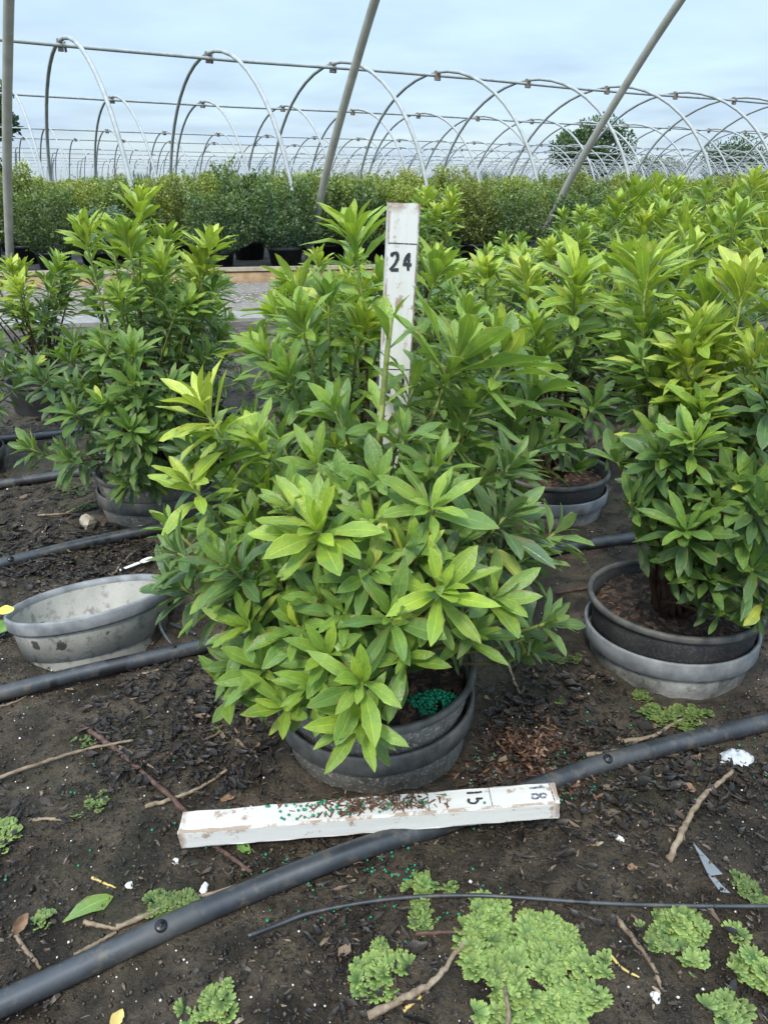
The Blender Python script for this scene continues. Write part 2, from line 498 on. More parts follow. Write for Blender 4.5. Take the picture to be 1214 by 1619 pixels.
def mat_paint():
    t = NT('white_painted_wood')
    p = t.coord('Object')
    mp = t.node('ShaderNodeMapping'); mp.inputs['Scale'].default_value = (6, 60, 60)
    t.l.new(p, mp.inputs[0])
    g = t.noise(mp.outputs[0], 1.0, 5, 0.65)
    n = t.noise(p, 42, 6, 0.7)
    c = t.mix(t.ramp(g, [(0.4, 0.0), (0.75, 0.5)]), (0.64, 0.63, 0.595), (0.47, 0.45, 0.39))
    chip = t.ramp(t.math('ADD', t.math('MULTIPLY', n, 0.7), t.math('MULTIPLY', g, 0.3)), [(0.575, 0.0), (0.62, 1.0)])
    at = t.node('ShaderNodeAttribute', attribute_name='tint')
    sx = t.node('ShaderNodeSeparateXYZ'); t.l.new(at.outputs['Vector'], sx.inputs[0])
    edge = t.math('MULTIPLY', t.ramp(sx.outputs[0], [(0.50, 0.0), (0.9, 1.0)]), t.ramp(n, [(0.42, 0.0), (0.54, 1.0)]))
    f = t.math('MAXIMUM', chip, edge)
    c = t.mix(t.math('MULTIPLY', f, 0.85), c, t.mix(n, (0.17, 0.085, 0.05), (0.36, 0.25, 0.16)))
    t.bump(t.math('ADD', g, n), 0.35, 0.0015)
    return t.done(c, 0.7, 0.3)
M_PAINT = mat_paint()

def mat_potsoil():
    t = NT('potting_bark')
    p = t.coord('Object')
    v = t.vor(p, 130, out='Color')
    s = t.node('ShaderNodeSeparateXYZ'); t.l.new(v, s.inputs[0])
    c = t.ramp(s.outputs[0], [(0.0, (0.012, 0.008, 0.006)), (0.6, (0.045, 0.024, 0.014)), (1.0, (0.15, 0.085, 0.05))])
    t.bump(t.noise(p, 160, 4), 1.0, 0.006)
    return t.done(c, 0.85)
M_POTSOIL = mat_potsoil()

def mat_liver():
    t = NT('liverwort')
    at = t.node('ShaderNodeAttribute', attribute_name='tint')
    n = t.noise(t.coord(), 220, 3)
    c = t.mix(t.ramp(n, [(0.4, 0.0), (0.7, 0.5)]), at.outputs['Color'], t.mix(1.0, at.outputs['Color'], (0.6, 0.68, 0.5), 'MULTIPLY'))
    t.bump(n, 0.5, 0.002)
    m = t.done(c, 0.5, 0.4)
    tr = t.node('ShaderNodeBsdfTranslucent'); t.l.new(c, tr.inputs[0])
    mx = t.node('ShaderNodeMixShader'); mx.inputs[0].default_value = 0.2
    t.l.new(t.b.outputs[0], mx.inputs[1]); t.l.new(tr.outputs[0], mx.inputs[2]); t.l.new(mx.outputs[0], t.out.inputs[0])
    return m
M_LIVER = mat_liver()

# ------------------------------------------------------------------ ground
def axis_coords(lo, hi, step, far, grow=1.22):
    c = list(np.arange(lo, hi + step / 2, step))
    a, s = c[-1], step
    while a < far: s *= grow; a += s; c.append(a)
    b, s = c[0], step
    pre = []
    while b > -far: s *= grow; b -= s; pre.append(b)
    return np.array(pre[::-1] + c)
gx = axis_coords(-1.1, 1.3, 0.0085, 900)
gy = axis_coords(0.30, 2.6, 0.0085, 900)
X, Y = np.meshgrid(gx, gy)
Z = gheight(X, Y)
V = np.c_[X.ravel(), Y.ravel(), Z.ravel()]
nx, ny = len(gx), len(gy)
ii = np.arange((ny - 1) * (nx - 1)); r_, c_ = ii // (nx - 1), ii % (nx - 1)
F = np.c_[r_ * nx + c_, r_ * nx + c_ + 1, (r_ + 1) * nx + c_ + 1, (r_ + 1) * nx + c_]
ground = link('ground', np_mesh('ground', V, F, M_GROUND))
tag(ground, 'dark damp nursery soil with leaf litter', kind='structure')

# aisle between the two planting beds, kerb and board that hold up the far bed
A_DIR = Vector((math.cos(R(10.5)), math.sin(R(10.5)), 0)); A_PER = Vector((-A_DIR.y, A_DIR.x, 0))
E0 = Vector((-0.35, 6.30, 0))                                    # a point on the edging line
def strip(name, mat, d0, d1, z, l0=-30, l1=40):
    m = MB()
    p = [E0 + A_DIR * l0 + A_PER * d0, E0 + A_DIR * l1 + A_PER * d0, E0 + A_DIR * l1 + A_PER * d1, E0 + A_DIR * l0 + A_PER * d1]
    m.add([(v.x, v.y, z) for v in p], [(0, 1, 2, 3)])
    return m.build(name, mat, smooth=False)
tag(strip('gravel_path', M_GRAVEL, -1.55, -0.02, 0.006), 'gravel aisle between the two planting beds', kind='structure')
kb = MB()
for k in range(-8, 12):
    c = E0 + A_DIR * (k * 2.0) + A_PER * -1.75
    kb.box((c.x, c.y, 0.004), (1.985, 0.26, 0.03), Matrix.Rotation(R(10.5), 3, 'Z'))
tag(kb.build('path_kerb', M_SLAB, smooth=False), 'pale flat kerb along the gravel aisle', kind='structure')
bank = MB()
for k in range(-30, 44):
    p0 = E0 + A_DIR * k * 0.6; p1 = E0 + A_DIR * (k + 1) * 0.6
    q = lambda p, d, z: (p.x + A_PER.x * d, p.y + A_PER.y * d, z)
    bank.add([q(p0, -0.10, 0.0), q(p1, -0.10, 0.0), q(p1, 0.0, 0.085), q(p0, 0.0, 0.085), q(p1, 0.4, 0.085), q(p0, 0.4, 0.085)], [(0, 1, 2, 3), (3, 2, 4, 5)])
tag(bank.build('earth_bank', M_DIRTBANK, smooth=False), 'low bank of bare brown earth under the edging board', kind='structure')
fab = MB()
p = [E0 + A_DIR * -60 + A_PER * 0.06, E0 + A_DIR * 90 + A_PER * 0.06, E0 + A_DIR * 90 + A_PER * 60, E0 + A_DIR * -60 + A_PER * 60]
fab.add([(v.x, v.y, 0.09) for v in p], [(0, 1, 2, 3)])
tag(fab.build('ground_fabric', M_FABRIC, smooth=False), 'black ground fabric under the far potted shrubs', kind='structure')
BED_Z = 0.09
eb = empty('edging_board', (E0.x, E0.y, 0))
for k in range(-6, 8):
    b = MB()
    c = A_DIR * (k * 2.4)
    b.box((c.x, c.y, 0.100), (2.39, 0.05, 0.028), Matrix.Rotation(R(10.5 + rng.uniform(-.12, .12)), 3, 'Z'))
    b.build('board', M_BOARD, eb, smooth=False)
tag(eb, 'long weathered timber edging board along the front of the far bed', 'edging board')

# ------------------------------------------------------------------ hoop frames
HA = Vector((math.cos(R(31)), math.sin(R(31)), 0)); HP = Vector((-HA.y, HA.x, 0))
ZR = Vector((0, 0, 1))
def hoop_mesh(hw, h, r, n):
    m = MB()
    pts = []
    for i in range(29):
        th = math.pi * i / 28
        p = HP * (-hw * math.cos(th)) + ZR * (h * math.sin(th))
        pts.append(p)
    pts = [pts[0] - ZR * 0.1] + pts + [pts[-1] - ZR * 0.1]
    m.tube(pts, r, n)
    return m.mesh('hoop', M_PIPE2)
HW, HH, SPC = 2.22, 2.04, 1.525
A0 = Vector((-1.93, 9.5, 0))
dist0 = A0.dot(HP); u0 = A0.dot(HA)
hm_near, hm_far = hoop_mesh(HW, HH, 0.0205, 8), hoop_mesh(HW, HH, 0.0205, 6)
clamp_m = MB()
clamp_m.box((0, 0, -0.02), (0.05, 0.05, 0.11))
clamp_m.box((0.05, 0.02, -0.03), (0.016, 0.05, 0.09))
CLAMP = clamp_m.mesh('clamp', M_CLAMP, False)
names_h = ['first', 'second', 'third', 'fourth', 'fifth', 'sixth', 'seventh', 'eighth', 'ninth', 'tenth', 'eleventh']
dists = [dist0, 14.35, 22.7, 27.6, 35.0, 40.2, 47.6, 52.8, 61.0, 73.0]
for hi, d in enumerate(dists):
    lo_u, hi_u = 0.02 * d - 3, 1.62 * d + 4
    k0 = math.ceil((lo_u - u0) / SPC); k1 = math.floor((min(hi_u, 90) - u0) / SPC)
    off = 0 if hi == 0 else rng.uniform(0, SPC)
    org = HP * d + HA * (u0 + k0 * SPC)
    root = empty('hoop_house_frame', org)
    for k in range(k1 - k0 + 1):
        o = link('hoop', hm_near if hi < 2 else hm_far, root, HA * (k * SPC + off))
        o.rotation_euler = (R(rng.uniform(-.8, .8)), R(rng.uniform(-.8, .8)), R(rng.uniform(-1.5, 1.5)))
        if hi < 4:
            c = link('clamp', CLAMP, o, ZR * (HH - 0.02)); c.rotation_euler.z = R(31)
    pm = MB()
    L = (k1 - k0) * SPC
    pm.tube([HA * (L * i / 12 - (1.5 if i == 0 else 0)) + ZR * (HH - 0.045 + 0.012 * math.sin(i * 1.7)) for i in range(13)], 0.019, 8)
    pm.build('purlin', M_PIPE2, root)
    tag(root, f'bare galvanised hoop tunnel frame with ridge pipe, {names_h[hi]} row beyond the aisle', 'tunnel frame', 'hoop frames beyond the aisle')

# the tall frame that stands over the near bed: four ribs in view
nr = empty('tall_hoop_frame', (-0.70, 6.93, 0))
NP = Vector((math.sin(R(28)), -math.cos(R(28)), 0))            # towards the camera
prof = [(0, -0.1), (0.0, 0.0), (0.22, 0.36), (0.47, 0.74), (0.74, 1.09), (1.02, 1.42), (1.40, 1.84), (1.95, 2.36), (2.65, 2.83), (3.4, 3.12), (4.2, 3.22)]
prof2 = prof + [(8.4 - s, h) for s, h in prof[-2::-1]]
nm = MB()
nm.tube(catmull([NP * s + ZR * h for s, h in prof2], 3), 0.031, 10)
near_hoop = nm.mesh('hoop', M_PIPE)
for bx, by in ((-3.0, 6.2), (-0.70, 6.93), (1.42, 7.6), (3.42, 8.27), (5.6, 9.0)):
    ho = link('hoop', near_hoop, nr, (bx + 0.70, by - 6.93, 0))
    if bx < -2: ho.rotation_euler.z = R(10.5)
tag(nr, 'thick grey leaning pipe ribs of the tall tunnel arching over the near bed', 'tunnel frame')

# ------------------------------------------------------------------ foliage
def leaf_arrays(seed, wave, curl, fold, wid=0.268):
    r = random.Random(seed)
    V, UV = [], []
    rows = [0.0, 0.15, 0.36, 0.57, 0.75, 0.91, 1.0]
    wp = [0.05, 0.25, 0.66, 0.95, 0.90, 0.47, 0.03]
    side = r.uniform(-0.05, 0.05)
    tw = r.uniform(-0.25, 0.25)
    for i, t in enumerate(rows):
        for u in (-1, -0.55, 0, 0.55, 1):
            w = wp[i] * wid / 2
            e = 1 + (r.uniform(-0.15, 0.11) if abs(u) == 1 and 0 < i < 6 else 0)
            x = u * w * e + side * t * t * 0.6
            z = fold * abs(u) * w + curl * (t ** 2) * -0.5 + 0.10 * t * (1 - t)
            if abs(u) == 1: z += wave * r.uniform(-1, 1) * min(1, w * 12)
            z += math.sin(tw * t) * u * w
            y = t * (1 - 0.1 * abs(curl)) + (r.uniform(-0.012, 0.012) if abs(u) == 1 else 0)
            V.append((x, y, z)); UV.append(((u + 1) / 2, t))
    F = [(i * 5 + k, i * 5 + k + 1, (i + 1) * 5 + k + 1, (i + 1) * 5 + k) for i in range(6) for k in range(4)]
    return np.array(V), np.array(F), np.array(UV)
LV = [leaf_arrays(1, .020, .18, .35), leaf_arrays(2, .030, .40, .30), leaf_arrays(3, .026, .05, .45), leaf_arrays(4, .040, .60, .22),
      leaf_arrays(5, .018, .28, .5, .25), leaf_arrays(6, .034, -.10, .35, .31), leaf_arrays(7, .046, .85, .25), leaf_arrays(8, .028, .30, .38, .33)]
LM = [np_mesh('leaf', v, f, M_LEAF, True, uv) for v, f, uv in LV]

AGES = [(0.0, (0.042, 0.082, 0.034)), (0.30, (0.078, 0.148, 0.044)), (0.6, (0.150, 0.258, 0.046)), (0.9, (0.275, 0.395, 0.052)), (1.2, (0.42, 0.49, 0.085))]
def age_col(a, pale, r):
    a = max(0, min(1.2, a))
    for (p0, c0), (p1, c1) in zip(AGES, AGES[1:]):
        if a <= p1:
            f = (a - p0) / (p1 - p0); c = [x + (y - x) * f for x, y in zip(c0, c1)]; break
    j = r.uniform(0.85, 1.18)
    c = [x * j for x in c]
    g = (0.13, 0.19, 0.115)
    return [x + (y - x) * pale for x, y in zip(c, g)]
def bez(p0, p1, p2, p3, t):
    s = 1 - t
    return p0 * s ** 3 + p1 * 3 * s * s * t + p2 * 3 * s * t * t + p3 * t ** 3
NMUL = 1.9
class Shoot: pass
def shoot(base, tip, axis, n=18, span=0.12, L=0.082, bright=0.4, pale=0.0, r=rng, rad=0.0042, open_=1.0, cut=False, sag=0.0):
    s = Shoot()
    axis = axis.normalized()
    d = (tip - base).length
    outw = Vector((tip.x - base.x, tip.y - base.y, 0))
    p1 = base + ZR * d * 0.30 + outw * 0.25
    p2 = tip - axis * d * 0.40
    N = 14
    pts = [bez(base, p1, p2, tip, i / (N - 1)) for i in range(N)]
    cum = [0]
    for a, b in zip(pts, pts[1:]): cum.append(cum[-1] + (b - a).length)
    s.pts = pts; s.rad = [rad * (1.0 - 0.55 * i / (N - 1)) for i in range(N)]
    s.bright = bright
    s.leaves = []
    tot = cum[-1]
    span = min(span, tot * 0.8)
    ph = r.uniform(0, 6.28)
    n = int(n * NMUL)
    for i in range(n):
        f = i / max(1, n - 1)
        back = span * (.26 * f / .6 if f < .6 else .26 + .74 * (f - .6) / .4)
        sl = tot - back
        k = max(j for j in range(N) if cum[j] <= sl + 1e-9); k = min(k, N - 2)
        q = (sl - cum[k]) / max(1e-6, cum[k + 1] - cum[k])
        p = pts[k].lerp(pts[k + 1], q); ax = (pts[k + 1] - pts[k]).normalized()
        if i == 0 and cut: continue
        an = ph + i * 2.39996 + r.uniform(-.35, .35)
        e1 = ax.orthogonal().normalized(); e2 = ax.cross(e1)
        rd = e1 * math.cos(an) + e2 * math.sin(an)
        inc = R((14 + 72 * f ** 0.75 + r.uniform(-11, 13)) * open_)
        dr = (ax * math.cos(inc) + rd * math.sin(inc))
        dr.z -= 0.16 * f + sag
        dr.normalize()
        up = (ax * math.sin(inc) - rd * math.cos(inc))
        # blades turn their upper side towards the light
        up = up + ZR * 0.45
        nz = (up - dr * up.dot(dr)).normalized()
        tw = Matrix.Rotation(r.uniform(-.42, .42), 3, dr); nz = tw @ nz
        xx = dr.cross(nz)
        ln = L * .85 * (0.50 + 0.50 * min(1, f * 3.6)) * (1 - 0.30 * max(0, f - .55) / .45) * r.uniform(.78, 1.13)
        wd = ln * r.uniform(.76, 1.14)
        M = Matrix(((xx.x * wd, dr.x * ln, nz.x * ln, p.x), (xx.y * wd, dr.y * ln, nz.y * ln, p.y), (xx.z * wd, dr.z * ln, nz.z * ln, p.z), (0, 0, 0, 1)))
        age = bright + 0.34 * (0.55 - f) + r.uniform(-.10, .10)
        if r.random() < 0.012: age = 1.15
        s.leaves.append((M, r.randrange(8), age_col(age, pale * r.uniform(.5, 1.2), r)))
    return s
def stem_mesh(s, org):
    m = MB(); m.tube([p - org for p in s.pts], s.rad, 6)
    me = m.mesh('branch', M_BRANCH)
    N = len(s.pts); col = np.zeros((N * 6, 4)); col[:, 3] = 1
    for i in range(N):
        f = i / (N - 1)
        lo, hi = np.array((0.075, 0.042, 0.026)), np.array((0.24, 0.29, 0.075)) * (0.6 + 0.5 * s.bright)
        g = min(1, max(0, (f - 0.58) / 0.32)); col[i * 6:(i + 1) * 6, :3] = lo + (hi - lo) * g
    a = me.attributes.new('tint', 'FLOAT_COLOR', 'POINT'); a.data.foreach_set('color', col.astype(np.float32).ravel())
    return me
CAMV = Vector((0, 0, CAM_H))
def join_leaves(lv, org, name='foliage'):
    Vs, Fs, Us, Cs = [], [], [], []; n = 0
    for k in range(8):
        sel = [x for x in lv if x[1] == k]
        if not sel: continue
        v, f, uv = LV[k]
        Ms = np.array([np.array(x[0]) for x in sel]); cs = np.array([x[2] for x in sel])
        P = np.einsum('nij,vj->nvi', Ms[:, :3, :3], v) + Ms[:, None, :3, 3] - np.array(org)[None, None]
        Vs.append(P.reshape(-1, 3)); m = len(v)
        Fs.append((f[None] + (np.arange(len(sel)) * m)[:, None, None] + n).reshape(-1, 4)); n += m * len(sel)
        Us.append(np.tile(uv, (len(sel), 1))); Cs.append(np.repeat(cs, m, axis=0))
    return np_mesh(name, np.concatenate(Vs), np.concatenate(Fs), M_LEAF, True, np.concatenate(Us), np.concatenate(Cs))
def assemble(root, org, shoots, max_leaf):
    """branches and the largest leaves become parts; the rest one joined mass"""
    allv = []
    for s in shoots:
        b = link('branch', stem_mesh(s, org), root)
        for lf in s.leaves: allv.append((lf, b))
    def big(x):
        M = x[0][0]; p = Vector((M[0][3], M[1][3], M[2][3]))
        return (p - CAMV).length / max(0.02, Vector((M[0][1], M[1][1], M[2][1])).length) ** 0.5
    allv.sort(key=big)
    T = Matrix.Translation(-org)
    for (M, k, c), b in allv[:max_leaf]:
        o = bpy.data.objects.new('leaf', LM[k])
        o.matrix_local = T @ M
        o.color = (*c, 1)
        o.parent = b
        COL.objects.link(o)
    rest = [x[0] for x in allv[max_leaf:]]
    if rest:
        o = link('foliage', join_leaves(rest, org), root); o.color = (0, 0, 0, 1); o['kind'] = 'stuff'

# ------------------------------------------------------------------ pots
def pot_meshes(matw, matr):
    w = MB()                                             # inner pot, rim at z 0
    w.lathe([(0.020, -0.150), (0.114, -0.150), (0.122, -0.10), (0.1255, -0.055), (0.1265, -0.052), (0.132, -0.006), (0.129, -0.004), (0.125, -0.03), (0.120, -0.08)], 56)
    rm = MB()
    rm.lathe([(0.1300, -0.009), (0.1360, -0.010), (0.1380, -0.0075), (0.1380, -0.002), (0.1360, 0.001), (0.1305, 0.0005), (0.1285, -0.005), (0.1300, -0.009)], 56)
    return w.mesh('pot', matw), rm.mesh('rim', matr)
PM_SPECK, RM_DARK = pot_meshes(M_POTSPECK, M_RIM)
PM_BLACK, RM_BLACK = pot_meshes(M_POTBLACK, M_RIM)
def socket_meshes(matw, matr):
    w = MB()
    w.lathe([(0.120, -0.13), (0.126, -0.090), (0.1285, -0.060), (0.1295, -0.058), (0.1345, -0.022), (0.132, -0.020), (0.127, -0.05), (0.121, -0.11), (0.02, -0.11)], 56, 0.003, random.Random(2))
    rm = MB()
    rm.lathe([(0.1335, -0.029), (0.1385, -0.031), (0.1405, -0.029), (0.1418, -0.003), (0.1400, 0.000), (0.1360, -0.001), (0.1345, -0.012), (0.1335, -0.029)], 56, 0.003, random.Random(2))
    return w.mesh('wall', matw), rm.mesh('rim', matr)
SK_DARK = socket_meshes(M_POTSPECK, M_RIM)
SK_GREY = socket_meshes(M_POTGREY, M_RIMG)
SK_MIX = socket_meshes(M_POTGREY2, M_RIMG)
SK_BLACK = socket_meshes(M_POTBLACK, M_RIM)
def soil_mesh():
    n, rings = 40, 9
    V = [(0, 0, 0.006)]; F3 = []
    for j in range(1, rings + 1):
        for k in range(n):
            a = 2 * math.pi * k / n; rr_ = 0.1225 * j / rings
            x, y = rr_ * math.cos(a), rr_ * math.sin(a)
            V.append((x, y, 0.012 * float(fbm(np.array([x * 30 + 40]), np.array([y * 30 + 3]), 3)[0]) + 0.008 * (1 - (j / rings) ** 2)))
    m = MB(); fs = [(0, 1 + k, 1 + (k + 1) % n) for k in range(n)]
    for j in range(rings - 1):
        for k in range(n):
            fs.append((1 + j * n + k, 1 + (j + 1) * n + k, 1 + (j + 1) * n + (k + 1) % n, 1 + j * n + (k + 1) % n))
    m.add(V, fs)
    return m.mesh('soil', M_POTSOIL)
SOIL = soil_mesh()
def chips(n, rad, z, mat, seed, size=(0.004, 0.014), center=(0, 0), zfun=None, lift=0.006, pw=0.5):
    r = np.random.default_rng(seed)
    Vs = []; Fs = []
    for i in range(n):
        a = r.uniform(0, 6.28); q = rad * r.uniform(0, 1) ** pw * (1 + .35 * math.sin(3 * a + seed) * (pw > .5))
        x, y = center[0] + q * math.cos(a), center[1] + q * math.sin(a)
        L = r.uniform(*size); w = L * r.uniform(.15, .4); an = r.uniform(0, 6.28)
        zc = (zfun(x, y) if zfun else z) + r.uniform(0, lift)
        d = Vector((math.cos(an), math.sin(an), r.uniform(-.5, .5))) * L / 2; e = Vector((-math.sin(an), math.cos(an), r.uniform(-.6, .6))) * w / 2
        c = Vector((x, y, zc)); up = Vector((0, 0, w * .35))
        b = len(Vs)
        Vs += [c - d - e * .5, c - d * .2 - e + up, c + d - e * .4, c + d + e * .5, c + e + up, c - d + e * .6]
        Fs += [(b, b + 1, b + 4, b + 5), (b + 1, b + 2, b + 3, b + 4)]
    m = MB(); m.v = [tuple(v) for v in Vs]; m.f = Fs
    me = m.mesh('bark_chips', M_LITTER, False)
    pal = np.array([(.035, .016, .010), (.075, .032, .017), (.13, .058, .028), (.20, .10, .05), (.28, .17, .10)])
    col = np.repeat(pal[r.choice(5, n, p=[.3, .3, .2, .14, .06])], 6, axis=0)
    at = me.attributes.new('tint', 'FLOAT_COLOR', 'POINT'); at.data.foreach_set('color', np.c_[col, np.ones(len(col))].astype(np.float32).ravel())
    return me
CHIPS = chips(260, 0.118, 0.006, M_PEAT, 5)

def potted(name, label, group, org, rim_z, black=False, tilt=(0, 0), soil_drop=0.028):
    root = empty(name, org)
    tag(root, label, 'shrub', group)
    p = link('pot', PM_BLACK if black else PM_SPECK, root, (0, 0, rim_z)); p.rotation_euler = (tilt[0], tilt[1], rng.uniform(0, 6))
    link('rim', RM_BLACK if black else RM_DARK, p)
    s = link('soil', SOIL, root, (0, 0, rim_z - soil_drop)); s.rotation_euler = (tilt[0], tilt[1], rng.uniform(0, 6))
    link('bark_chips', CHIPS, s)['kind'] = 'stuff'
    return root
def socket(label, org, lip_z, ms, tilt=(0, 0), group=None, rz=None):
    root = empty('socket_pot', (org[0], org[1], lip_z))
    root.rotation_euler = (tilt[0], tilt[1], rng.uniform(0, 6) if rz is None else rz)
    root.scale = (.972, .972, 1)
    link('wall', ms[0], root); link('rim', ms[1], root)
    return tag(root, label, 'pot', group)

def auto_axis(base, tip, r, k_lo=0.85, k_hi=0.22, hmax=0.55):
    o = Vector((tip.x - base.x, tip.y - base.y, 0))
    h = min(1, max(0, (tip.z - 0.08) / hmax))
    k = k_lo + (k_hi - k_lo) * h
    if o.length > 1e-4: o.normalize()
    a = o * k + ZR * (1.0 - 0.62 * k) + Vector((r.uniform(-.1, .1), r.uniform(-.1, .1), 0))
    return a.normalized()

# ---- the front shrub: rosettes set where the plant carries them (x, y in the picture, distance, brightness, leaves, length, span, pale)
ORG0 = Vector((-0.012, 0.845, 0.0)); SOIL_Z = 0.092
FRONT = [
    (318, 640, .80, 1.02, 17, .085, .15, 0), (408, 700, .80, .74, 15, .080, .10, 0), (503, 838, .66, .76, 17, .088, .08, 0), (300, 765, .78, .84, 11, .075, .09, 0),
    (362, 900, .72, .56, 14, .085, .10, .05), (500, 735, .76, .55, 12, .070, .10, 0), (530, 650, .82, .50, 13, .080, .12, .05),
    (725, 560, .86, .64, 17, .125, .14, .05), (795, 575, .90, .60, 15, .110, .13, .1), (850, 610, .95, .55, 14, .10, .13, .15), (748, 640, .84, .48, 14, .080, .12, .1), (690, 735, .74, .50, 12, .075, .10, .05),
    (683, 803, .68, .62, 13, .080, .08, .05), (800, 815, .76, .42, 17, .092, .12, .5), (697, 935, .62, .76, 14, .083, .08, 0), (780, 945, .68, .60, 14, .078, .10, .2),
    (865, 985, .74, .42, 9, .068, .06, .35), (520, 1035, .60, .58, 13, .075, .08, 0), (418, 1060, .64, .60, 14, .078, .08, .05), (572, 1078, .565, .66, 12, .076, .06, 0),
    (452, 1118, .605, .62, 12, .080, .06, 0), (570, 1142, .560, .66, 13, .070, .05, 0), (392, 990, .66, .58, 14, .080, .09, .05), (345, 955, .74, .52, 12, .078, .10, .1),
    (440, 925, .68, .46, 12, .068, .10, 0), (585, 900, .64, .48, 12, .070, .10, .05), (620, 975, .60, .50, 12, .070, .09, .05), (505, 945, .64, .42, 12, .062, .10, .05),
    (640, 690, .78, .46, 12, .075, .11, .1), (835, 880, .82, .40, 13, .080, .11, .4), (850, 700, .92, .42, 13, .080, .13, .3), (600, 760, .72, .46, 12, .072, .12, .05),
    (460, 800, .70, .55, 12, .070, .10, 0), (335, 840, .82, .42, 12, .075, .12, .1), (640, 1040, .60, .55, 11, .068, .08, 0), (740, 1010, .66, .50, 12, .072, .09, .1),
    (370, 760, .88, .55, 13, .078, .13, 0), (440, 690, .90, .45, 12, .076, .13, .1), (640, 870, .66, .44, 11, .070, .10, .1), (760, 760, .80, .44, 12, .078, .12, .2),
    (560, 700, .84, .42, 12, .075, .13, .05), (300, 900, .84, .40, 11, .072, .12, .1), (830, 1010, .80, .38, 9, .06, .08, .2), (360, 1095, .68, .55, 10, .074, .06, 0),
    (270, 830, .86, .5, 12, .072, .12, .05), (545, 790, .72, .5, 12, .07, .1, 0), (660, 770, .74, .52, 12, .072, .1, .1), (735, 690, .84, .5, 13, .08, .12, .1), (815, 740, .86, .46, 13, .078, .12, .25),
    (880, 840, .84, .42, 11, .072, .1, .35), (590, 830, .68, .55, 11, .068, .09, 0), (545, 970, .62, .5, 11, .064, .09, 0), (470, 990, .63, .55, 12, .068, .08, 0), (660, 880, .66, .6, 11, .07, .08, 0),
    (415, 770, .80, .6, 13, .074, .1, 0), (345, 700, .84, .7, 12, .076, .1, 0), (500, 1085, .59, .6, 11, .066, .06, 0), (390, 905, .70, .52, 11, .068, .09, 0), (820, 660, .92, .5, 13, .08, .12, .2),
    (655, 610, .88, .52, 12, .08, .12, .05), (480, 870, .72, .42, 11, .066, .12, 0), (400, 830, .76, .48, 12, .07, .12, 0), (720, 860, .72, .42, 12, .072, .12, .1)]
rf = random.Random(3)
shoots = []
for (px, py, D, br, n, L, sp, pale) in FRONT:
    tip = at_y(px, py, D)
    tip.z = max(tip.z, 0.09)
    a = rf.uniform(0, 6.28)
    base = ORG0 + Vector((0.022 * math.cos(a), 0.022 * math.sin(a), SOIL_Z))
    ax = auto_axis(base, tip, rf)
    shoots.append(shoot(base, tip, ax, n, sp, L, br, pale, rf, 0.0044))
for (px, py, D, n, sp) in ((618, 505, .80, 6, .19), (604, 640, .80, 4, .10)):         # two bare pale stems, one cut off at the top
    tip = at_y(px, py, D); base = ORG0 + Vector((0.0, -0.02, SOIL_Z))
    shoots.append(shoot(base, tip, Vector((0.12, 0, 1)), n, sp, .074, .62, 0, rf, 0.0062, 1.0, cut=True))
# inner, older leaves that fill the body of the plant
for i in range(34):
    a = rf.uniform(0, 6.28); q = 0.20 * math.sqrt(rf.uniform(0.05, 1)); z = rf.uniform(0.13, 0.44)
    q *= 0.55 + 0.9 * min(1, (z) / 0.3) * (1 if z < .36 else .8)
    tip = ORG0 + Vector((q * math.cos(a), q * math.sin(a), z)); base = ORG0 + Vector((0, 0, SOIL_Z))
    shoots.append(shoot(base, tip, auto_axis(base, tip, rf), 14, .14, .068, rf.uniform(.15, .38), rf.choice([0, .1, .25]), rf, 0.004))
def proj(p):
    d = p - CAMV
    dep = d.y * CP - d.z * SP; up = d.z * CP + d.y * SP
    return 607 + FPX * d.x / dep, 809.5 - FPX * up / dep
def keep(lf):
    M = lf[0]
    for f in (1.0, .6):
        x, y = proj(Vector((M[0][3] + M[0][1] * f, M[1][3] + M[1][1] * f, M[2][3] + M[2][1] * f)))
        if y > 1238 or (640 < x < 800 and y > 1062) or (x >= 800 and y > 1055) or (x < 425 and y > 1165) or (x < 330 and y > 1075) or (y > 1186 and not 505 < x < 640): return False
    return True
for q in shoots:
    q.n0 = len(q.leaves); q.leaves = [lf for lf in q.leaves if keep(lf)]
shoots = [q for q in shoots if len(q.leaves) > .45 * q.n0]
def prune(sh, bad):
    out = []
    for q in sh:
        n0 = len(q.leaves)
        q.leaves = [lf for lf in q.leaves if not any(bad(*proj(Vector([lf[0][i][3] + lf[0][i][1] * f for i in range(3)]))) for f in (1.0, .5))]
        if len(q.leaves) > .35 * n0: out.append(q)
    return out
front = potted('potted_shrub', 'foremost bushy shrub in a speckled black pot, white stick lying before it', 'potted whorl-leaved shrubs in the near bed', ORG0, 0.124, False, (R(-1.5), R(-3)), 0.030)
assemble(front, ORG0, shoots, 300)
socket('dark scuffed outer pot sunk in the soil around the foremost shrub', (ORG0.x, ORG0.y), 0.074, SK_DARK, (R(1.5), R(-1)), 'sunken outer pots')

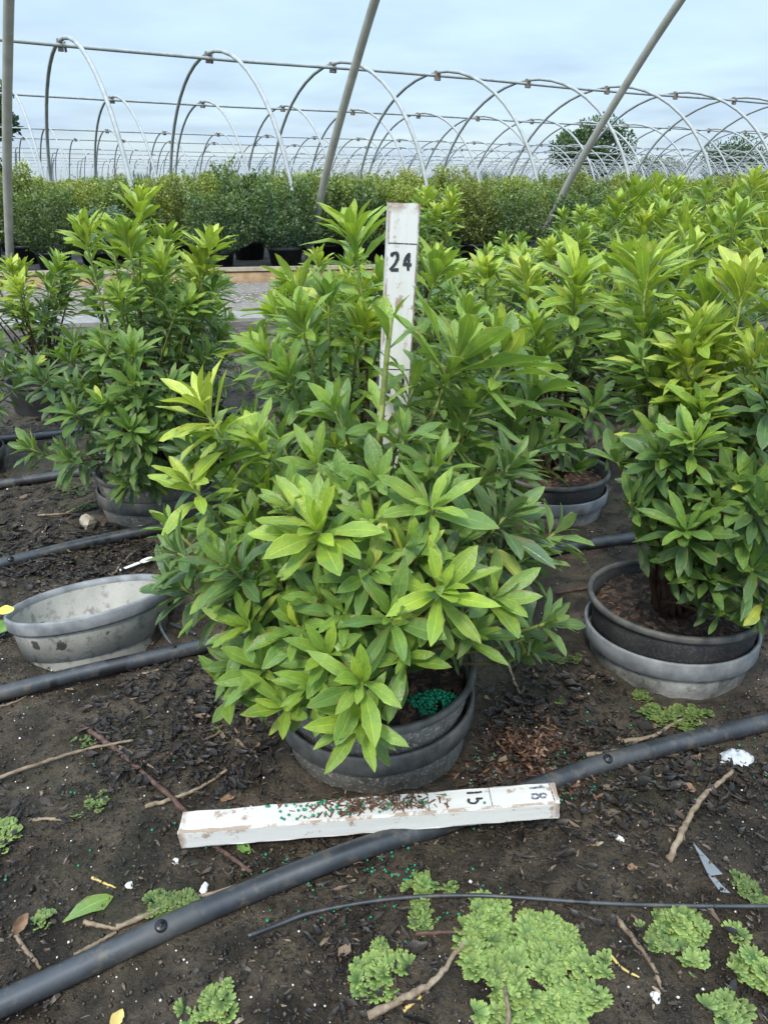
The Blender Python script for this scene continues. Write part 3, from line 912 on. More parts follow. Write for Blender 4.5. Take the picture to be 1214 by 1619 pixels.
# ---- neighbours in the staggered rows
UA, UP = HA, HP
def spot(u, p): return UA * u + UP * p
def bush_shoots(org, rim, r, tips, n_body, height, spread, br=(.2, .5), tall=6, L=.078, skirt=5, fine=False):
    sh = []
    base0 = org + ZR * (rim - 0.025)
    def base():
        a = r.uniform(0, 6.28); return base0 + Vector((.03 * math.cos(a), .03 * math.sin(a), 0))
    for t in tips:
        tip = at_y(t[0], t[1], t[2]); b = base()
        sh.append(shoot(b, tip, auto_axis(b, tip, r, .8, .12), t[4] if len(t) > 4 else 18, t[5] if len(t) > 5 else .17, t[6] if len(t) > 6 else L * 1.08, t[3], 0, r, .0048, .80 if tip.z > .4 else 1.0))
    for i in range(tall):
        a = 6.283 * i / tall + r.uniform(-.4, .4); q = spread * r.uniform(.15, .62); h = height * r.uniform(.80, 1.0)
        tip = org + Vector((q * math.cos(a), q * math.sin(a), h)); b = base()
        sh.append(shoot(b, tip, auto_axis(b, tip, r, .8, .12), 22, .19, L * 1.14, r.uniform(.62, 1.02), 0, r, .0048, .76))
    for i in range(n_body):
        a = r.uniform(0, 6.28); z = height * r.uniform(.30, .82)
        q = spread * math.sqrt(r.uniform(.1, 1)) * (1.0 if z < .6 * height else .8)
        tip = org + Vector((q * math.cos(a), q * math.sin(a), max(z, rim + .05))); b = base()
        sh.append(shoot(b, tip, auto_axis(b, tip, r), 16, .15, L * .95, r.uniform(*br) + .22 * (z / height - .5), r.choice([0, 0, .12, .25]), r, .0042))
    for i in range(skirt):
        a = 6.283 * i / skirt + r.uniform(-.3, .3); q = spread * r.uniform(.55, .85)
        tip = org + Vector((q * math.cos(a), q * math.sin(a), rim + r.uniform(.03, .09))); b = base()
        sh.append(shoot(b, tip, auto_axis(b, tip, r, .9), 13, .08, L * .88, r.uniform(.25, .48), 0, r, .004))
    return sh
GRP = 'potted whorl-leaved shrubs in the near bed'
RIM_Z = 0.10
# right-hand neighbour
o = Vector((0.475, 1.05, 0)); r = random.Random(21)
tipsR = [(1085, 615, 1.0, .92, 15, .1, .085), (1135, 570, 1.05, .85, 16, .12, .09), (1040, 610, 1.05, .6, 16, .12, .088), (1195, 565, 1.0, .92, 16, .12, .09), (1040, 690, 1.0, .48, 15, .1, .082), (1110, 650, .95, .6, 15, .1, .08), (1205, 700, .95, .5, 14, .09, .08), (1000, 570, 1.12, .55, 16, .13, .09), (1085, 560, 1.00, 1.0, 15, .10, .085), (1015, 500, 1.12, .66, 20, .17, .095), (1085, 840, .86, .40, 14, .05, .082), (1190, 900, .86, .34, 13, .06, .08),
         (1095, 700, .90, .62, 14, .06, .075), (1030, 925, .92, .32, 11, .05, .06), (1145, 970, .88, .36, 9, .04, .055), (1040, 780, .95, .30, 12, .06, .075),
         (1175, 450, 1.1, .98, 18, .14, .105), (1010, 425, 1.24, .82, 20, .17, .115), (1120, 470, 1.2, .8, 18, .15, .11), (1190, 640, .98, .7, 15, .1, .08), (1150, 760, .90, .42, 13, .06, .075), (1060, 895, .90, .36, 12, .05, .07), (1170, 835, .87, .42, 13, .05, .078), (1120, 915, .88, .36, 12, .05, .07), (1205, 955, .87, .36, 11, .04, .07), (1185, 780, .88, .45, 13, .06, .08), (1065, 720, .93, .42, 13, .06, .08), (1130, 800, .88, .4, 13, .05, .075), (985, 790, 1.0, .34, 12, .06, .075), (975, 730, 1.05, .36, 13, .07, .08), (1005, 850, .96, .34, 12, .05, .07), (1100, 890, .9, .3, 12, .06, .07)]
rt = potted('potted_shrub', 'leafy shrub in the black rimmed pot at right, its outer pot faded grey', GRP, o, 0.105, True, (R(1), R(2)))
assemble(rt, o, prune(bush_shoots(o, .105, r, tipsR, 30, .62, .24, (.14, .42), 5), lambda x, y: (x < 950 + .35 * (y - 700) + 18 * math.sin(y * .09) and y > 720) or (y > 1005)), 300)
socket('faded grey outer pot with torn pale wall sunk under the right-hand shrub', (o.x, o.y), 0.058, SK_MIX, (R(3), R(-2)), 'sunken outer pots')

# left neighbour in the third row
o = Vector((-0.55, 1.66, 0)); r = random.Random(31)
tipsL = [(200, 765, 1.45, .34, 12, .05, .065), (245, 760, 1.47, .32, 12, .05, .065), (275, 735, 1.5, .34, 12, .06, .07), (235, 700, 1.4, .36, 13, .07, .075), (222, 320, 1.66, .92, 20, .20, .095), (330, 385, 1.66, .95, 16, .12, .09), (255, 420, 1.60, .75, 20, .18, .09), (190, 470, 1.55, .6, 18, .15, .085), (300, 480, 1.6, .62, 17, .14, .085),
         (210, 560, 1.45, .44, 16, .10, .085), (212, 605, 1.42, .40, 14, .08, .08), (207, 680, 1.38, .36, 14, .06, .075), (120, 655, 1.45, .34, 14, .07, .085), (165, 640, 1.42, .36, 14, .08, .08),
         (215, 740, 1.42, .30, 12, .05, .06), (180, 700, 1.40, .3, 12, .05, .065), (270, 610, 1.45, .3, 14, .1, .08), (330, 560, 1.6, .36, 15, .12, .08), (100, 560, 1.6, .4, 15, .12, .08)]
lt = potted('potted_shrub', 'tallest shrub at left, its pale shoot rising above the horizon', GRP, o, 0.105)
assemble(lt, o, bush_shoots(o, .105, r, tipsL, 42, .64, .27, (.18, .48), 5), 300)
socket('dark muddy outer pot under the tallest shrub at left', (o.x, o.y), 0.060, SK_DARK, (R(1), R(1)), 'sunken outer pots')

# second row: behind the front shrub, behind the right shrub
o = spot(0.66, 1.20); o.z = 0; r = random.Random(41)
tipsB = [(436, 492, 1.45, .78, 16, .13, .095), (405, 545, 1.4, .66, 15, .13, .09), (470, 455, 1.5, .8, 15, .12, .1), (560, 370, 1.34, .80, 15, .12, .12), (475, 500, 1.20, .62, 18, .15, .09), (690, 430, 1.40, .74, 18, .14, .11), (420, 560, 1.22, .62, 16, .13, .085), (520, 470, 1.28, .55, 16, .14, .09),
         (735, 500, 1.3, .72, 15, .12, .09), (790, 520, 1.4, .8, 15, .12, .09), (455, 590, 1.15, .5, 15, .12, .085)]
bt = potted('potted_shrub', 'broad-leaved shrub directly behind the upright white stake', GRP, o, RIM_Z, True)
assemble(bt, o, prune(bush_shoots(o, RIM_Z, r, tipsB, 32, .56, .25, (.24, .52), 4, .085), lambda x, y: x > 800 and y > 560), 260)
socket('dark outer pot hidden low behind the foremost shrub', (o.x, o.y), 0.058, SK_BLACK, group='sunken outer pots')
o = spot(1.20, 1.22); o.z = 0; r = random.Random(43)
tipsB2 = [(912, 440, 1.5, .84, 18, .16, .125), (985, 420, 1.62, .85, 16, .15, .12), (845, 520, 1.5, .7, 16, .14, .1), (1090, 400, 1.6, .85, 16, .15, .12), (1000, 460, 1.45, .7, 18, .16, .10), (940, 640, 1.36, .35, 15, .1, .08), (880, 690, 1.38, .32, 13, .08, .07), (860, 560, 1.5, .6, 16, .14, .085)]
b2 = potted('potted_shrub', 'shrub with tall pale shoots in the black pot between front and right shrubs', GRP, o, RIM_Z, True)
assemble(b2, o, prune(bush_shoots(o, RIM_Z, r, tipsB2, 24, .58, .23, (.18, .42), 4, .082), lambda x, y: (y > 745 and x < 1030) or (x < 850 and y > 640)), 260)
socket('black outer pot with dusty wall behind the hose at right', (o.x, o.y), 0.058, SK_MIX, group='sunken outer pots')

# the rest of the rows, each plant with its own place and height
REST = [  # u, p, height, leaves kept as parts, label
    (1.73, 1.21, .66, 120, 'shrub with bright tips cut by the right edge of the picture'),
    (0.93, 1.72, .52, 90, 'lower shrub glimpsed between the white stake and the right-hand shoots'),
    (1.45, 1.72, .56, 120, 'shrub with bright upright tips behind the tall pale shoots'),
    (1.98, 1.72, .72, 120, 'tall shrub with yellow-green tips near the right edge, below the small far tree'),
    (2.50, 1.74, .74, 90, 'bright shrub at the right edge, partly out of the picture'),
    (-0.01, 2.27, .66, 150, 'shrub with yellow-green shoots at the far left edge'),
    (0.60, 2.26, .56, 90, 'low shrub behind the tallest left shrub'),
    (1.16, 2.27, .50, 80, 'low shrub far behind the white stake'),
    (1.68, 2.26, .50, 80, 'shrub below the leaning pipe at right, third from the stake'),
    (2.20, 2.28, .56, 80, 'shrub behind the bright upright tips, under the round far tree'),
    (2.72, 2.27, .74, 70, 'tall shrub behind the yellow-green tips at right'),
    (3.25, 2.27, .70, 40, 'shrub at the right edge in the fourth row of the near bed'),
    (0.30, 2.78, .52, 50, 'low shrub behind the far left shoots'),
    (0.80, 2.80, .42, 40, 'low shrub at the edge of the aisle, left of the pale gravel'),
    (1.42, 2.78, .40, 50, 'small shrub in front of the aisle, right of the stake'),
    (1.95, 2.80, .74, 60, 'tall narrow shrub standing clear against the far hedge of pots'),
    (2.48, 2.78, .48, 50, 'shrub in front of the earth bank at right'),
    (3.00, 2.80, .62, 50, 'shrub at the back of the near bed, second from the right edge'),
    (3.55, 2.78, .66, 30, 'shrub at the back of the near bed by the right edge'),
    (2.20, 3.30, .44, 40, 'last shrub of the near bed beside the leaning pipe'),
    (2.78, 3.30, .45, 40, 'last shrub of the near bed under the round far tree'),
    (3.35, 3.30, .60, 30, 'last shrub of the near bed under the small far tree')]
for i, (u, p_, h, ml, lab) in enumerate(REST):
    o = spot(u + rng.uniform(-.04, .04), p_ + rng.uniform(-.03, .03)); o.z = 0; r = random.Random(100 + i)
    q = potted('potted_shrub', lab, GRP, o, RIM_Z, True)
    assemble(q, o, bush_shoots(o, RIM_Z, r, [], 22 if p_ < 2 else 17, h, .235, (.18, .5), 6 if h > .5 else 3, .082, 4), ml)
    if p_ < 2.4:
        socket('black outer pot half hidden under shrubs further back in the near bed', (o.x, o.y), 0.058, SK_BLACK, group='half hidden sunken outer pots')

# the empty weathered pot on the left
def big_pot():
    w, li, rm = MB(), MB(), MB()
    w.lathe([(0.112, -0.125), (0.119, -0.075), (0.1205, -0.072), (0.1225, -0.072), (0.1290, -0.018)], 64, 0.012, random.Random(4))
    li.lathe([(0.1272, -0.012), (0.1215, -0.062), (0.1170, -0.070), (0.1165, -0.073), (0.109, -0.094), (0.103, -0.099), (0.02, -0.100), (0.0, -0.100)], 64, 0.012, random.Random(4))
    rm.lathe([(0.1285, -0.021), (0.1330, -0.024), (0.1352, -0.021), (0.1365, -0.004), (0.1345, 0.0), (0.1300, -0.001), (0.1270, -0.010), (0.1285, -0.021)], 64, 0.012, random.Random(4))
    return w.mesh('wall', M_POTGREY), li.mesh('lining', M_POTLIN), rm.mesh('rim', M_RIMG)
bw, bl_, br_ = big_pot()
bp = empty('empty_pot', (-0.520, 1.130, 0.056), (R(-13), R(-8), 0))
link('wall', bw, bp); link('lining', bl_, bp); link('rim', br_, bp)
tag(bp, 'empty weathered pale grey pot with mud splashes beside the hose at left', 'pot')

# ------------------------------------------------------------------ digits brushed on the sticks
STROKES = {'1': [[(.5, 0), (.5, 1)], [(.5, 1), (.28, .80)]], '2': [[(.12, .78), (.2, .95), (.5, 1), (.8, .93), (.85, .7), (.6, .4), (.1, .02)], [(.1, .02), (.9, .02)]],
           '4': [[(.72, 0), (.72, 1)], [(.72, 1), (.08, .34)], [(.08, .34), (.98, .34)]], '5': [[(.85, 1), (.2, 1)], [(.2, 1), (.16, .58)], [(.16, .58), (.55, .64), (.85, .45), (.82, .15), (.5, 0), (.12, .08)]],
           '8': [[(.5, .52), (.18, .68), (.2, .92), (.5, 1), (.8, .92), (.82, .68), (.5, .52), (.12, .32), (.18, .06), (.5, 0), (.82, .06), (.88, .32), (.5, .52)]]}
def number(txt, h, parent, o, ex, ey, nz, mat, seed, w=0.0035, keep=1.0):
    r = random.Random(seed)
    m = MB()
    o, ex, ey, nz = Vector(o), Vector(ex), Vector(ey), Vector(nz)
    cw = h * 0.55
    for ci, ch in enumerate(txt):
        for st in STROKES[ch]:
            pts = [Vector((a * cw + ci * cw * 1.35, b * h, 0)) for a, b in st]
            for a, b in zip(pts, pts[1:]):
                n = max(1, int((b - a).length / 0.0035))
                for i in range(n):
                    if r.random() > keep: continue
                    p, q = a.lerp(b, i / n), a.lerp(b, (i + 1.18) / n)
                    d = (q - p); 
                    if d.length < 1e-6: continue
                    s = Vector((-d.y, d.x, 0)).normalized() * w / 2
                    c = [p - s * r.uniform(.7, 1.25), q - s * r.uniform(.7, 1.25), q + s * r.uniform(.7, 1.25), p + s * r.uniform(.7, 1.25)]
                    z = 0.0006 + 0.0001 * r.random()
                    m.add([o + ex * v.x + ey * v.y + nz * z for v in c], [(0, 1, 2, 3)])
    return m.build('painted_number', mat, parent, False)
def stake_mesh(L, w, d, seed, chamfer=0.0018):
    """a squared batten along +X with worn, slightly uneven arrises"""
    r = random.Random(seed)
    n = 26; V, F, T = [], [], []
    sec = []
    c = chamfer
    for (sx, sz) in ((-1, -1), (1, -1), (1, 1), (-1, 1)):
        hx, hz = w / 2, d / 2
        if sx * sz > 0: sec += [(sx * hx, sz * (hz - c)), (sx * (hx - c), sz * hz)]
        else: sec += [(sx * (hx - c), sz * hz), (sx * hx, sz * (hz - c))]
    # order the eight points round the section
    sec.sort(key=lambda q: math.atan2(q[1] / d, q[0] / w))
    # each flat face gets a middle row so that wear stays at the arrises
    ring = []
    for i in range(8):
        a, b = sec[i], sec[(i + 1) % 8]
        ring.append((a, 1.0))
        if math.hypot(a[0] - b[0], a[1] - b[1]) > 3 * c:
            for f in (.05, .5, .95): ring.append(((a[0] + (b[0] - a[0]) * f, a[1] + (b[1] - a[1]) * f), 0.0))
    k = len(ring)
    for i in range(n):
        x = L * i / (n - 1)
        for (y, z), t in ring:
            j = r.uniform(-.0005, .0005) if t else 0
            V.append((x + (r.uniform(-.0015, .0015) if i in (0, n - 1) else 0), y + j, z + j)); T.append(1.0 if (t or i in (0, n - 1)) else 0.0)
    for i in range(n - 1):
        for q in range(k):
            F.append((i * k + q, (i + 1) * k + q, (i + 1) * k + (q + 1) % k, i * k + (q + 1) % k))
    F.append(tuple(range(k))); F.append(tuple((n - 1) * k + q for q in range(k - 1, -1, -1)))
    m = MB(); m.add(V, F); me = m.mesh('batten', M_PAINT, False)
    a = me.attributes.new('tint', 'FLOAT_COLOR', 'POINT')
    col = np.zeros((len(V), 4)); col[:, 0] = T; col[:, 3] = 1
    a.data.foreach_set('color', col.astype(np.float32).ravel())
    return me
def mark(parent, o, ex, ey, nz, L, w, mat=M_INK, seed=0):
    r = random.Random(seed); m = MB(); o, ex, ey, nz = map(Vector, (o, ex, ey, nz)); n = 14
    for i in range(n):
        a, b = L * i / n, L * (i + 1.05) / n
        h0, h1 = w * r.uniform(.3, .6), w * r.uniform(.3, .6)
        m.add([o + ex * a - ey * h0 + nz * .0006, o + ex * b - ey * h1 + nz * .0006, o + ex * b + ey * h1 + nz * .0006, o + ex * a + ey * h0 + nz * .0006], [(0, 1, 2, 3)])
    return m.build('measure_line', mat, parent, False)

# upright stake: batten +X runs up
top, low = at_y(638, 322, .965), at_y(626, 560, .955)
dirx = (top - low).normalized()
base_s = top - dirx * 0.655
st = empty('measuring_stake', base_s)
zc = Vector((0.13, -1, 0)); zc = (zc - dirx * zc.dot(dirx)).normalized(); yc = zc.cross(dirx)
MS = Matrix((dirx, yc, zc)).transposed().to_4x4()
st.matrix_world = Matrix.Translation(base_s) @ MS
link('batten', stake_mesh(0.655, 0.0385, 0.019, 5), st)
# +Y of the batten points to the viewer's left
F_Z = 0.0095
for xm, txt in ((0.610, '24'), (0.4576, '18')):
    mark(st, (xm, 0.0185, F_Z), (0, -1, 0), (1, 0, 0), (0, 0, 1), 0.036, 0.0011, M_INK, int(xm * 1000))
    number(txt, 0.020, st, (xm - 0.031, 0.0145, F_Z), (0, -1, 0), (1, 0, 0), (0, 0, 1), M_INK, int(xm * 77), 0.0040, .9)
tag(st, 'upright white painted stake marked 24 with peeling paint, standing in the front pot', 'stake')

# stick lying on the hose
Lp, Rp = Vector((-0.239, 0.650, 0.018)), Vector((0.206, 0.668, 0.047))
dx = (Rp - Lp).normalized(); zc = (ZR - dx * ZR.dot(dx)).normalized(); yc = zc.cross(dx)
fs = empty('measuring_stick', Lp)
fs.matrix_world = Matrix.Translation(Lp) @ Matrix((dx, yc, zc)).transposed().to_4x4()
SW, SD = 0.033, 0.027
link('batten', stake_mesh(0.446, SW, SD, 9, 0.0022), fs)
for xm in (0.440, 0.367, 0.293):
    mark(fs, (xm, 0.0145, SD / 2), (0, -1, 0), (1, 0, 0), (0, 0, 1), 0.029, 0.0012, M_INK2, int(xm * 991))
number('18', 0.0175, fs, (0.415, 0.0125, SD / 2), (0, -1, 0), (1, 0, 0), (0, 0, 1), M_INK2, 4, 0.0030, .92)
number('15', 0.0175, fs, (0.340, 0.0125, SD / 2), (0, -1, 0), (1, 0, 0), (0, 0, 1), M_INK, 5, 0.0030, .85)
number('12', 0.0175, fs, (0.268, 0.0125, SD / 2), (0, -1, 0), (1, 0, 0), (0, 0, 1), M_INK, 8, 0.0030, .45)
tag(fs, 'white painted stick marked 15 and 18 lying across the black hose', 'stick')

# ------------------------------------------------------------------ hoses and tubing
def hose(name, label, pix, r, emit=(), z=None, mat=M_HOSE, group=None, sub=8, cat='hose'):
    pts = []
    for p in pix:
        q = on_g(p[0], p[1], 0.0) if len(p) == 2 else Vector(p)
        zz_ = max(gz(q.x, q.y), -0.004) + (r * 0.85 if r > .005 else r + .007) if len(p) == 2 else p[2]
        pts.append(on_z(p[0], p[1], zz_) if len(p) == 2 else q)
    c = catmull(pts, sub)
    m = MB(); m.tube(c, r, 14 if r > .005 else 8)
    o = m.build(name, mat)
    tag(o, label, cat, group)
    for (px, py) in emit:
        e = on_z(px, py, r * 2.1); e = min(c, key=lambda q: (q - e).length)
        k = MB(); k.lathe([(0.0, 0.0042), (0.0015, 0.0042), (0.002, 0.0026), (0.0045, 0.0030), (0.0062, 0.0016), (0.0064, -0.003)], 18)
        v = ray(px, py).normalized() * -1; up = (v + ZR * 0.7); tdir = (c[c.index(e) + 1] - e).normalized(); up = (up - tdir * up.dot(tdir)).normalized()
        eo = k.build('emitter', M_EMIT, o)
        eo.matrix_local = Matrix.Translation(e + up * (r * 0.99)) @ up.to_track_quat('Z', 'Y').to_matrix().to_4x4()
    return o
hose('irrigation_hose', 'thick black hose crossing the foreground under the white stick', [(-160, 1655), (0, 1588), (130, 1528), (255, 1470), (400, 1408), (560, 1346), (700, 1302), (815, 1257), (980, 1199), (1214, 1141), (1400, 1100)], 0.0125, ((255, 1467), (981, 1196)))
hose('irrigation_hose', 'black hose passing in front of the empty grey pot', [(-150, 1135), (0, 1097), (130, 1064), (300, 1026), (420, 995), (640, 925), (880, 868), (1000, 850), (1120, 833), (1300, 805)], 0.0125)
hose('irrigation_hose', 'black hose running behind the empty grey pot past the pale stone', [(-150, 925), (0, 892), (130, 860), (265, 832), (420, 800), (640, 765), (830, 735), (1100, 705)], 0.0125, ((12, 889),))
hose('irrigation_hose', 'black hose at left beyond the pale stone', [(-100, 785), (0, 766), (160, 743), (330, 725), (600, 700), (900, 660)], 0.0125)
hose('irrigation_hose', 'farthest black hose in the deep shade at left', [(-60, 702), (60, 690), (200, 672), (400, 650)], 0.0125)
hose('drip_tube', 'thin black drip tube curving across the soil in the right foreground', [(392, 1480), (440, 1462), (500, 1441), (620, 1421), (760, 1416), (950, 1428), (1080, 1432), (1214, 1433), (1330, 1433)], 0.0023, cat='tube')
lp = [on_z(262, 935, .02), on_z(252, 960, .035), on_z(254, 990, .04), on_z(268, 1014, .03), on_z(278, 1022, .02)]
m = MB(); m.tube(catmull(lp, 6), 0.0026, 8); tag(m.build('drip_tube', M_HOSE), 'short loop of thin black tubing plugged into the hose by the empty pot', 'tube')
lp = [on_z(268, 985, .01), on_z(290, 994, .012), on_z(310, 1003, .02)]
m = MB(); m.tube(catmull(lp, 6), 0.0026, 8); tag(m.build('drip_tube', M_HOSE), 'short straight bit of thin black tubing beside the tube loop', 'tube')
lp = [on_z(95, 712, .01), on_z(140, 718, .014), on_z(190, 716, .012)]
m = MB(); m.tube(catmull(lp, 6), 0.003, 8); tag(m.build('drip_tube', M_HOSE), 'thin black tubing on the soil under the tallest left shrub', 'tube')

# ------------------------------------------------------------------ twigs
def twig(label, pix, r, mat=M_TWIG, lift=0.0, name='twig', cat='twig'):
    rr_ = random.Random(hash(label) % 9999 if False else sum(map(ord, label)))
    pts = []
    for i, (x, y) in enumerate(pix):
        pts.append(on_g(x, y, r * 0.7 + lift))
    c = catmull(pts, 7)
    c = [p + Vector((rr_.uniform(-1, 1), rr_.uniform(-1, 1), rr_.uniform(-.5, 1))) * r * .28 for p in c]
    n = len(c)
    m = MB(); m.tube(c, [r * (1.05 - .45 * i / n) * rr_.uniform(.86, 1.16) for i in range(n)], 7, True, .10, rr_)
    return tag(m.build(name, mat), label, cat)
twig('long red-brown twig running under the left end of the white stick', [(132, 1148), (165, 1172), (200, 1198), (245, 1238), (290, 1280), (340, 1335), (397, 1380)], .0040, M_TWIGR, .002)
twig('tan twig crossing the red-brown twig at left', [(-15, 1234), (55, 1210), (110, 1192), (160, 1180), (212, 1170)], .0027, lift=.006)
twig('short pale twig below the crossing of the two left twigs', [(186, 1178), (220, 1198), (256, 1224)], .0020)
twig('brown twig slanting up towards the left of the front pot', [(230, 1276), (270, 1264), (315, 1246), (362, 1216)], .0028, lift=.003)
twig('tan twig lying along the upper side of the foreground hose', [(184, 1466), (230, 1448), (290, 1425), (375, 1401)], .0030, lift=.003)
twig('stubby twig touching the fallen green leaf', [(132, 1458), (160, 1464), (190, 1470)], .0026)
twig('twig slipping under the hose below the fallen leaf', [(118, 1512), (150, 1494), (186, 1474)], .0027)
twig('short curved twig near the lower left corner', [(22, 1470), (38, 1496), (66, 1532)], .0028)
twig('reddish twig leading into the big liverwort patch', [(655, 1476), (700, 1474), (740, 1473), (790, 1476)], .0022, M_TWIGR, .003)
twig('thick pale bent twig between the two foreground liverwort patches', [(580, 1607), (640, 1578), (684, 1552), (715, 1515), (738, 1482)], .0036, lift=.004)
twig('thick pale crooked stick below the scrap of white paper', [(1058, 1360), (1074, 1325), (1090, 1290), (1118, 1252), (1158, 1220)], .0042, lift=.003)
twig('brown twig curving between the liverwort patches at right', [(972, 1450), (1000, 1484), (1026, 1520), (1048, 1566)], .0030)
twig('pale twig along the upper edge of the hose at right', [(926, 1194), (970, 1188), (1032, 1174)], .0034, lift=.002)
twig('tan forked twig beside the liverwort below the right pot', [(985, 1172), (1030, 1165), (1055, 1150), (1080, 1136)], .0032, lift=.003)
twig('reddish twig leaning on the right pot', [(880, 938), (925, 930), (965, 922)], .0032, M_TWIGR, .003)
twig('twin brown twigs under the lone right branch of the front shrub', [(760, 1010), (830, 1002), (950, 1004)], .0030, M_TWIGR, .003)
twig('short brown twig standing in the soil right of the front pot', [(801, 1040), (809, 1068), (822, 1098)], .0030)
twig('small twig left of the front pot', [(367, 1162), (386, 1180), (408, 1198)], .0026)
twig('pale twig near the white plastic tag', [(178, 912), (196, 888), (218, 868)], .0030)
twig('dark twig beside the empty pot', [(240, 1020), (258, 985), (280, 940)], .0030, M_TWIGR)
twig('tan stick on the soil right of the pale stone', [(105, 812), (140, 795), (172, 785)], .0030)
twig('thin grey stick above the pale stone', [(58, 815), (110, 812), (180, 808)], .0024)
twig('short twig left of the pale stone', [(62, 855), (70, 842), (76, 828)], .0030)
twig('thin tan twig below the hose at the left edge', [(-10, 1120), (25, 1110), (48, 1096)], .0022)
twig('pale short twig below the hose in front of the empty pot', [(218, 1068), (240, 1062), (264, 1055)], .0022)
twig('pale twig in the left corner of the soil', [(46, 1296), (80, 1295), (116, 1298)], .0022)
twig('tan twig at the bottom edge, in the big liverwort patch', [(800, 1640), (803, 1600), (798, 1560)], .0026, lift=.02)
twig('yellow straw beside the thick bent twig', [(637, 1598), (655, 1584), (671, 1570)], .0018, M_STRAW, name='straw', cat='straw')
twig('yellow curved straw right of the big liverwort patch', [(960, 1504), (980, 1528), (1010, 1546)], .0016, M_STRAW, name='straw', cat='straw')
twig('thin straw on the soil left of the white stick', [(146, 1388), (165, 1396), (184, 1404)], .0016, M_STRAW, name='straw', cat='straw')

# ------------------------------------------------------------------ small things lying about
def blade(name, label, cat, px, py, L, w, ang, mat, curl=.15, tilt=0.1, dz=.004):
    p = on_g(px, py, dz); V, F = [], []
    n = 9
    for i in range(n):
        t = i / (n - 1); ww = w * (0.10 + 0.9 * math.sin(math.pi * min(1, t * .92 + .06)) ** .8)
        for u in (-1, -.5, 0, .5, 1):
            V.append(((t - .5) * L, u * ww / 2 * (1 + .08 * math.sin(t * 23 + u)), abs(u) * ww * .22 + curl * L * (t - .5) ** 2 + .0012 * math.sin(9 * t + 3 * u)))
    F = [(i * 5 + k, i * 5 + k + 1, (i + 1) * 5 + k + 1, (i + 1) * 5 + k) for i in range(n - 1) for k in range(4)]
    m = MB(); m.add(V, F)
    o = m.build(name, mat); o.location = p; o.rotation_euler = (tilt, 0, ang)
    return tag(o, label, cat)
fl = link('fallen_leaf', LM[6]); fl.color = (.215, .34, .085, 1); fl.scale = (.085, .056, .040)
fl.location = on_g(100, 1458, .010); fl.rotation_euler = (R(14), R(10), R(-52))
tag(fl, 'fresh green fallen leaf on the soil above the foreground hose', 'leaf')
blade('fallen_leaf', 'small green leaf tip under the left end of the white stick', 'leaf', 386, 1342, .022, .013, R(-40), M_GREENLEAF)
blade('fallen_leaf', 'yellow leaf caught on the rim of the empty pot', 'leaf', 10, 966, .026, .017, R(20), M_YELLOW, .4, .5, .075)
blade('fallen_leaf', 'green leaf at the left edge beside the empty pot', 'leaf', 4, 993, .040, .026, R(70), M_GREENLEAF, .3, .4, .02)
blade('fallen_leaf', 'dry brown leaf on the soil above the white stick', 'leaf', 360, 1263, .018, .009, R(20), M_DRYLEAF, .3)
blade('fallen_leaf', 'dry reddish leaf below the scrap of white paper', 'leaf', 1087, 1247, .018, .014, R(-30), M_DRYLEAF, .4)
blade('fallen_leaf', 'dry brown leaf standing on edge near the lower left corner', 'leaf', 32, 1462, .024, .012, R(80), M_DRYLEAF, .5, .6, .01)
blade('fallen_leaf', 'pale dry leaf at the bottom edge of the picture', 'leaf', 186, 1612, .018, .012, R(80), M_STRAW, .3)
blade('fallen_leaf', 'rust brown leaf scrap right of the white stick end', 'leaf', 938, 1333, .011, .009, R(30), M_DRYLEAF, .3)
blade('fallen_leaf', 'rust brown leaf scrap above the drip tube', 'leaf', 999, 1372, .012, .008, R(10), M_DRYLEAF, .3)
# white plastic plant tag with a narrow end
p0, p1 = on_g(190, 902, .005), on_g(242, 882, .012)
d = (p1 - p0); l = d.length; m = MB()
prof_t = [(0, .0035), (.5, .0042), (.62, .0042), (.70, .0075), (.9, .0085), (1.0, .004)]
V = []
for t, w in prof_t:
    for sgn in (-1, 1):
        for z in (0, .0014): V.append((t * l, sgn * w, z))
Fq = []
for i in range(len(prof_t) - 1):
    a, b = i * 4, i * 4 + 4
    Fq += [(a, b, b + 2, a + 2), (a + 1, a + 3, b + 3, b + 1), (a, a + 1, b + 1, b), (a + 2, b + 2, b + 3, a + 3)]
Fq += [(0, 2, 3, 1), (len(V) - 4, len(V) - 3, len(V) - 1, len(V) - 2)]
m.add(V, Fq); o = m.build('plant_tag', M_TAGW, smooth=False); o.location = p0
o.rotation_euler = (0, -math.asin(d.z / l), math.atan2(d.y, d.x))
tag(o, 'white plastic plant tag lying on the soil behind the empty pot', 'plant tag')
# crumpled paper scrap
def crumple(px, py, rx, ry, seed, mat, name, label, cat, h=.010):
    r = random.Random(seed); n = 13
    V = [[(0, 0, 0)] * n for _ in range(n)]
    for i in range(n):
        for j in range(n):
            a, b = (i / (n - 1) - .5) * 2, (j / (n - 1) - .5) * 2
            k_ = math.hypot(a * math.sqrt(1 - b * b / 2), b * math.sqrt(1 - a * a / 2)); V[i][j] = (a * math.sqrt(1 - b * b / 2) * rx * (1 + r.uniform(-.22, .22)), b * math.sqrt(1 - a * a / 2) * ry * (1 + r.uniform(-.22, .22)), h * (1.0 - .8 * k_ * k_) * r.uniform(.35, 1.25))
    m = MB(); m.add([v for row in V for v in row], [(i * n + j, (i + 1) * n + j, (i + 1) * n + j + 1, i * n + j + 1) for i in range(n - 1) for j in range(n - 1)])
    o = m.build(name, mat, smooth=True); o.location = on_g(px, py, .004)
    return tag(o, label, cat)
crumple(1164, 1200, .022, .014, 3, M_PAPER, 'paper_scrap', 'crumpled scrap of white paper on the soil by the right end of the hose', 'paper', .014)
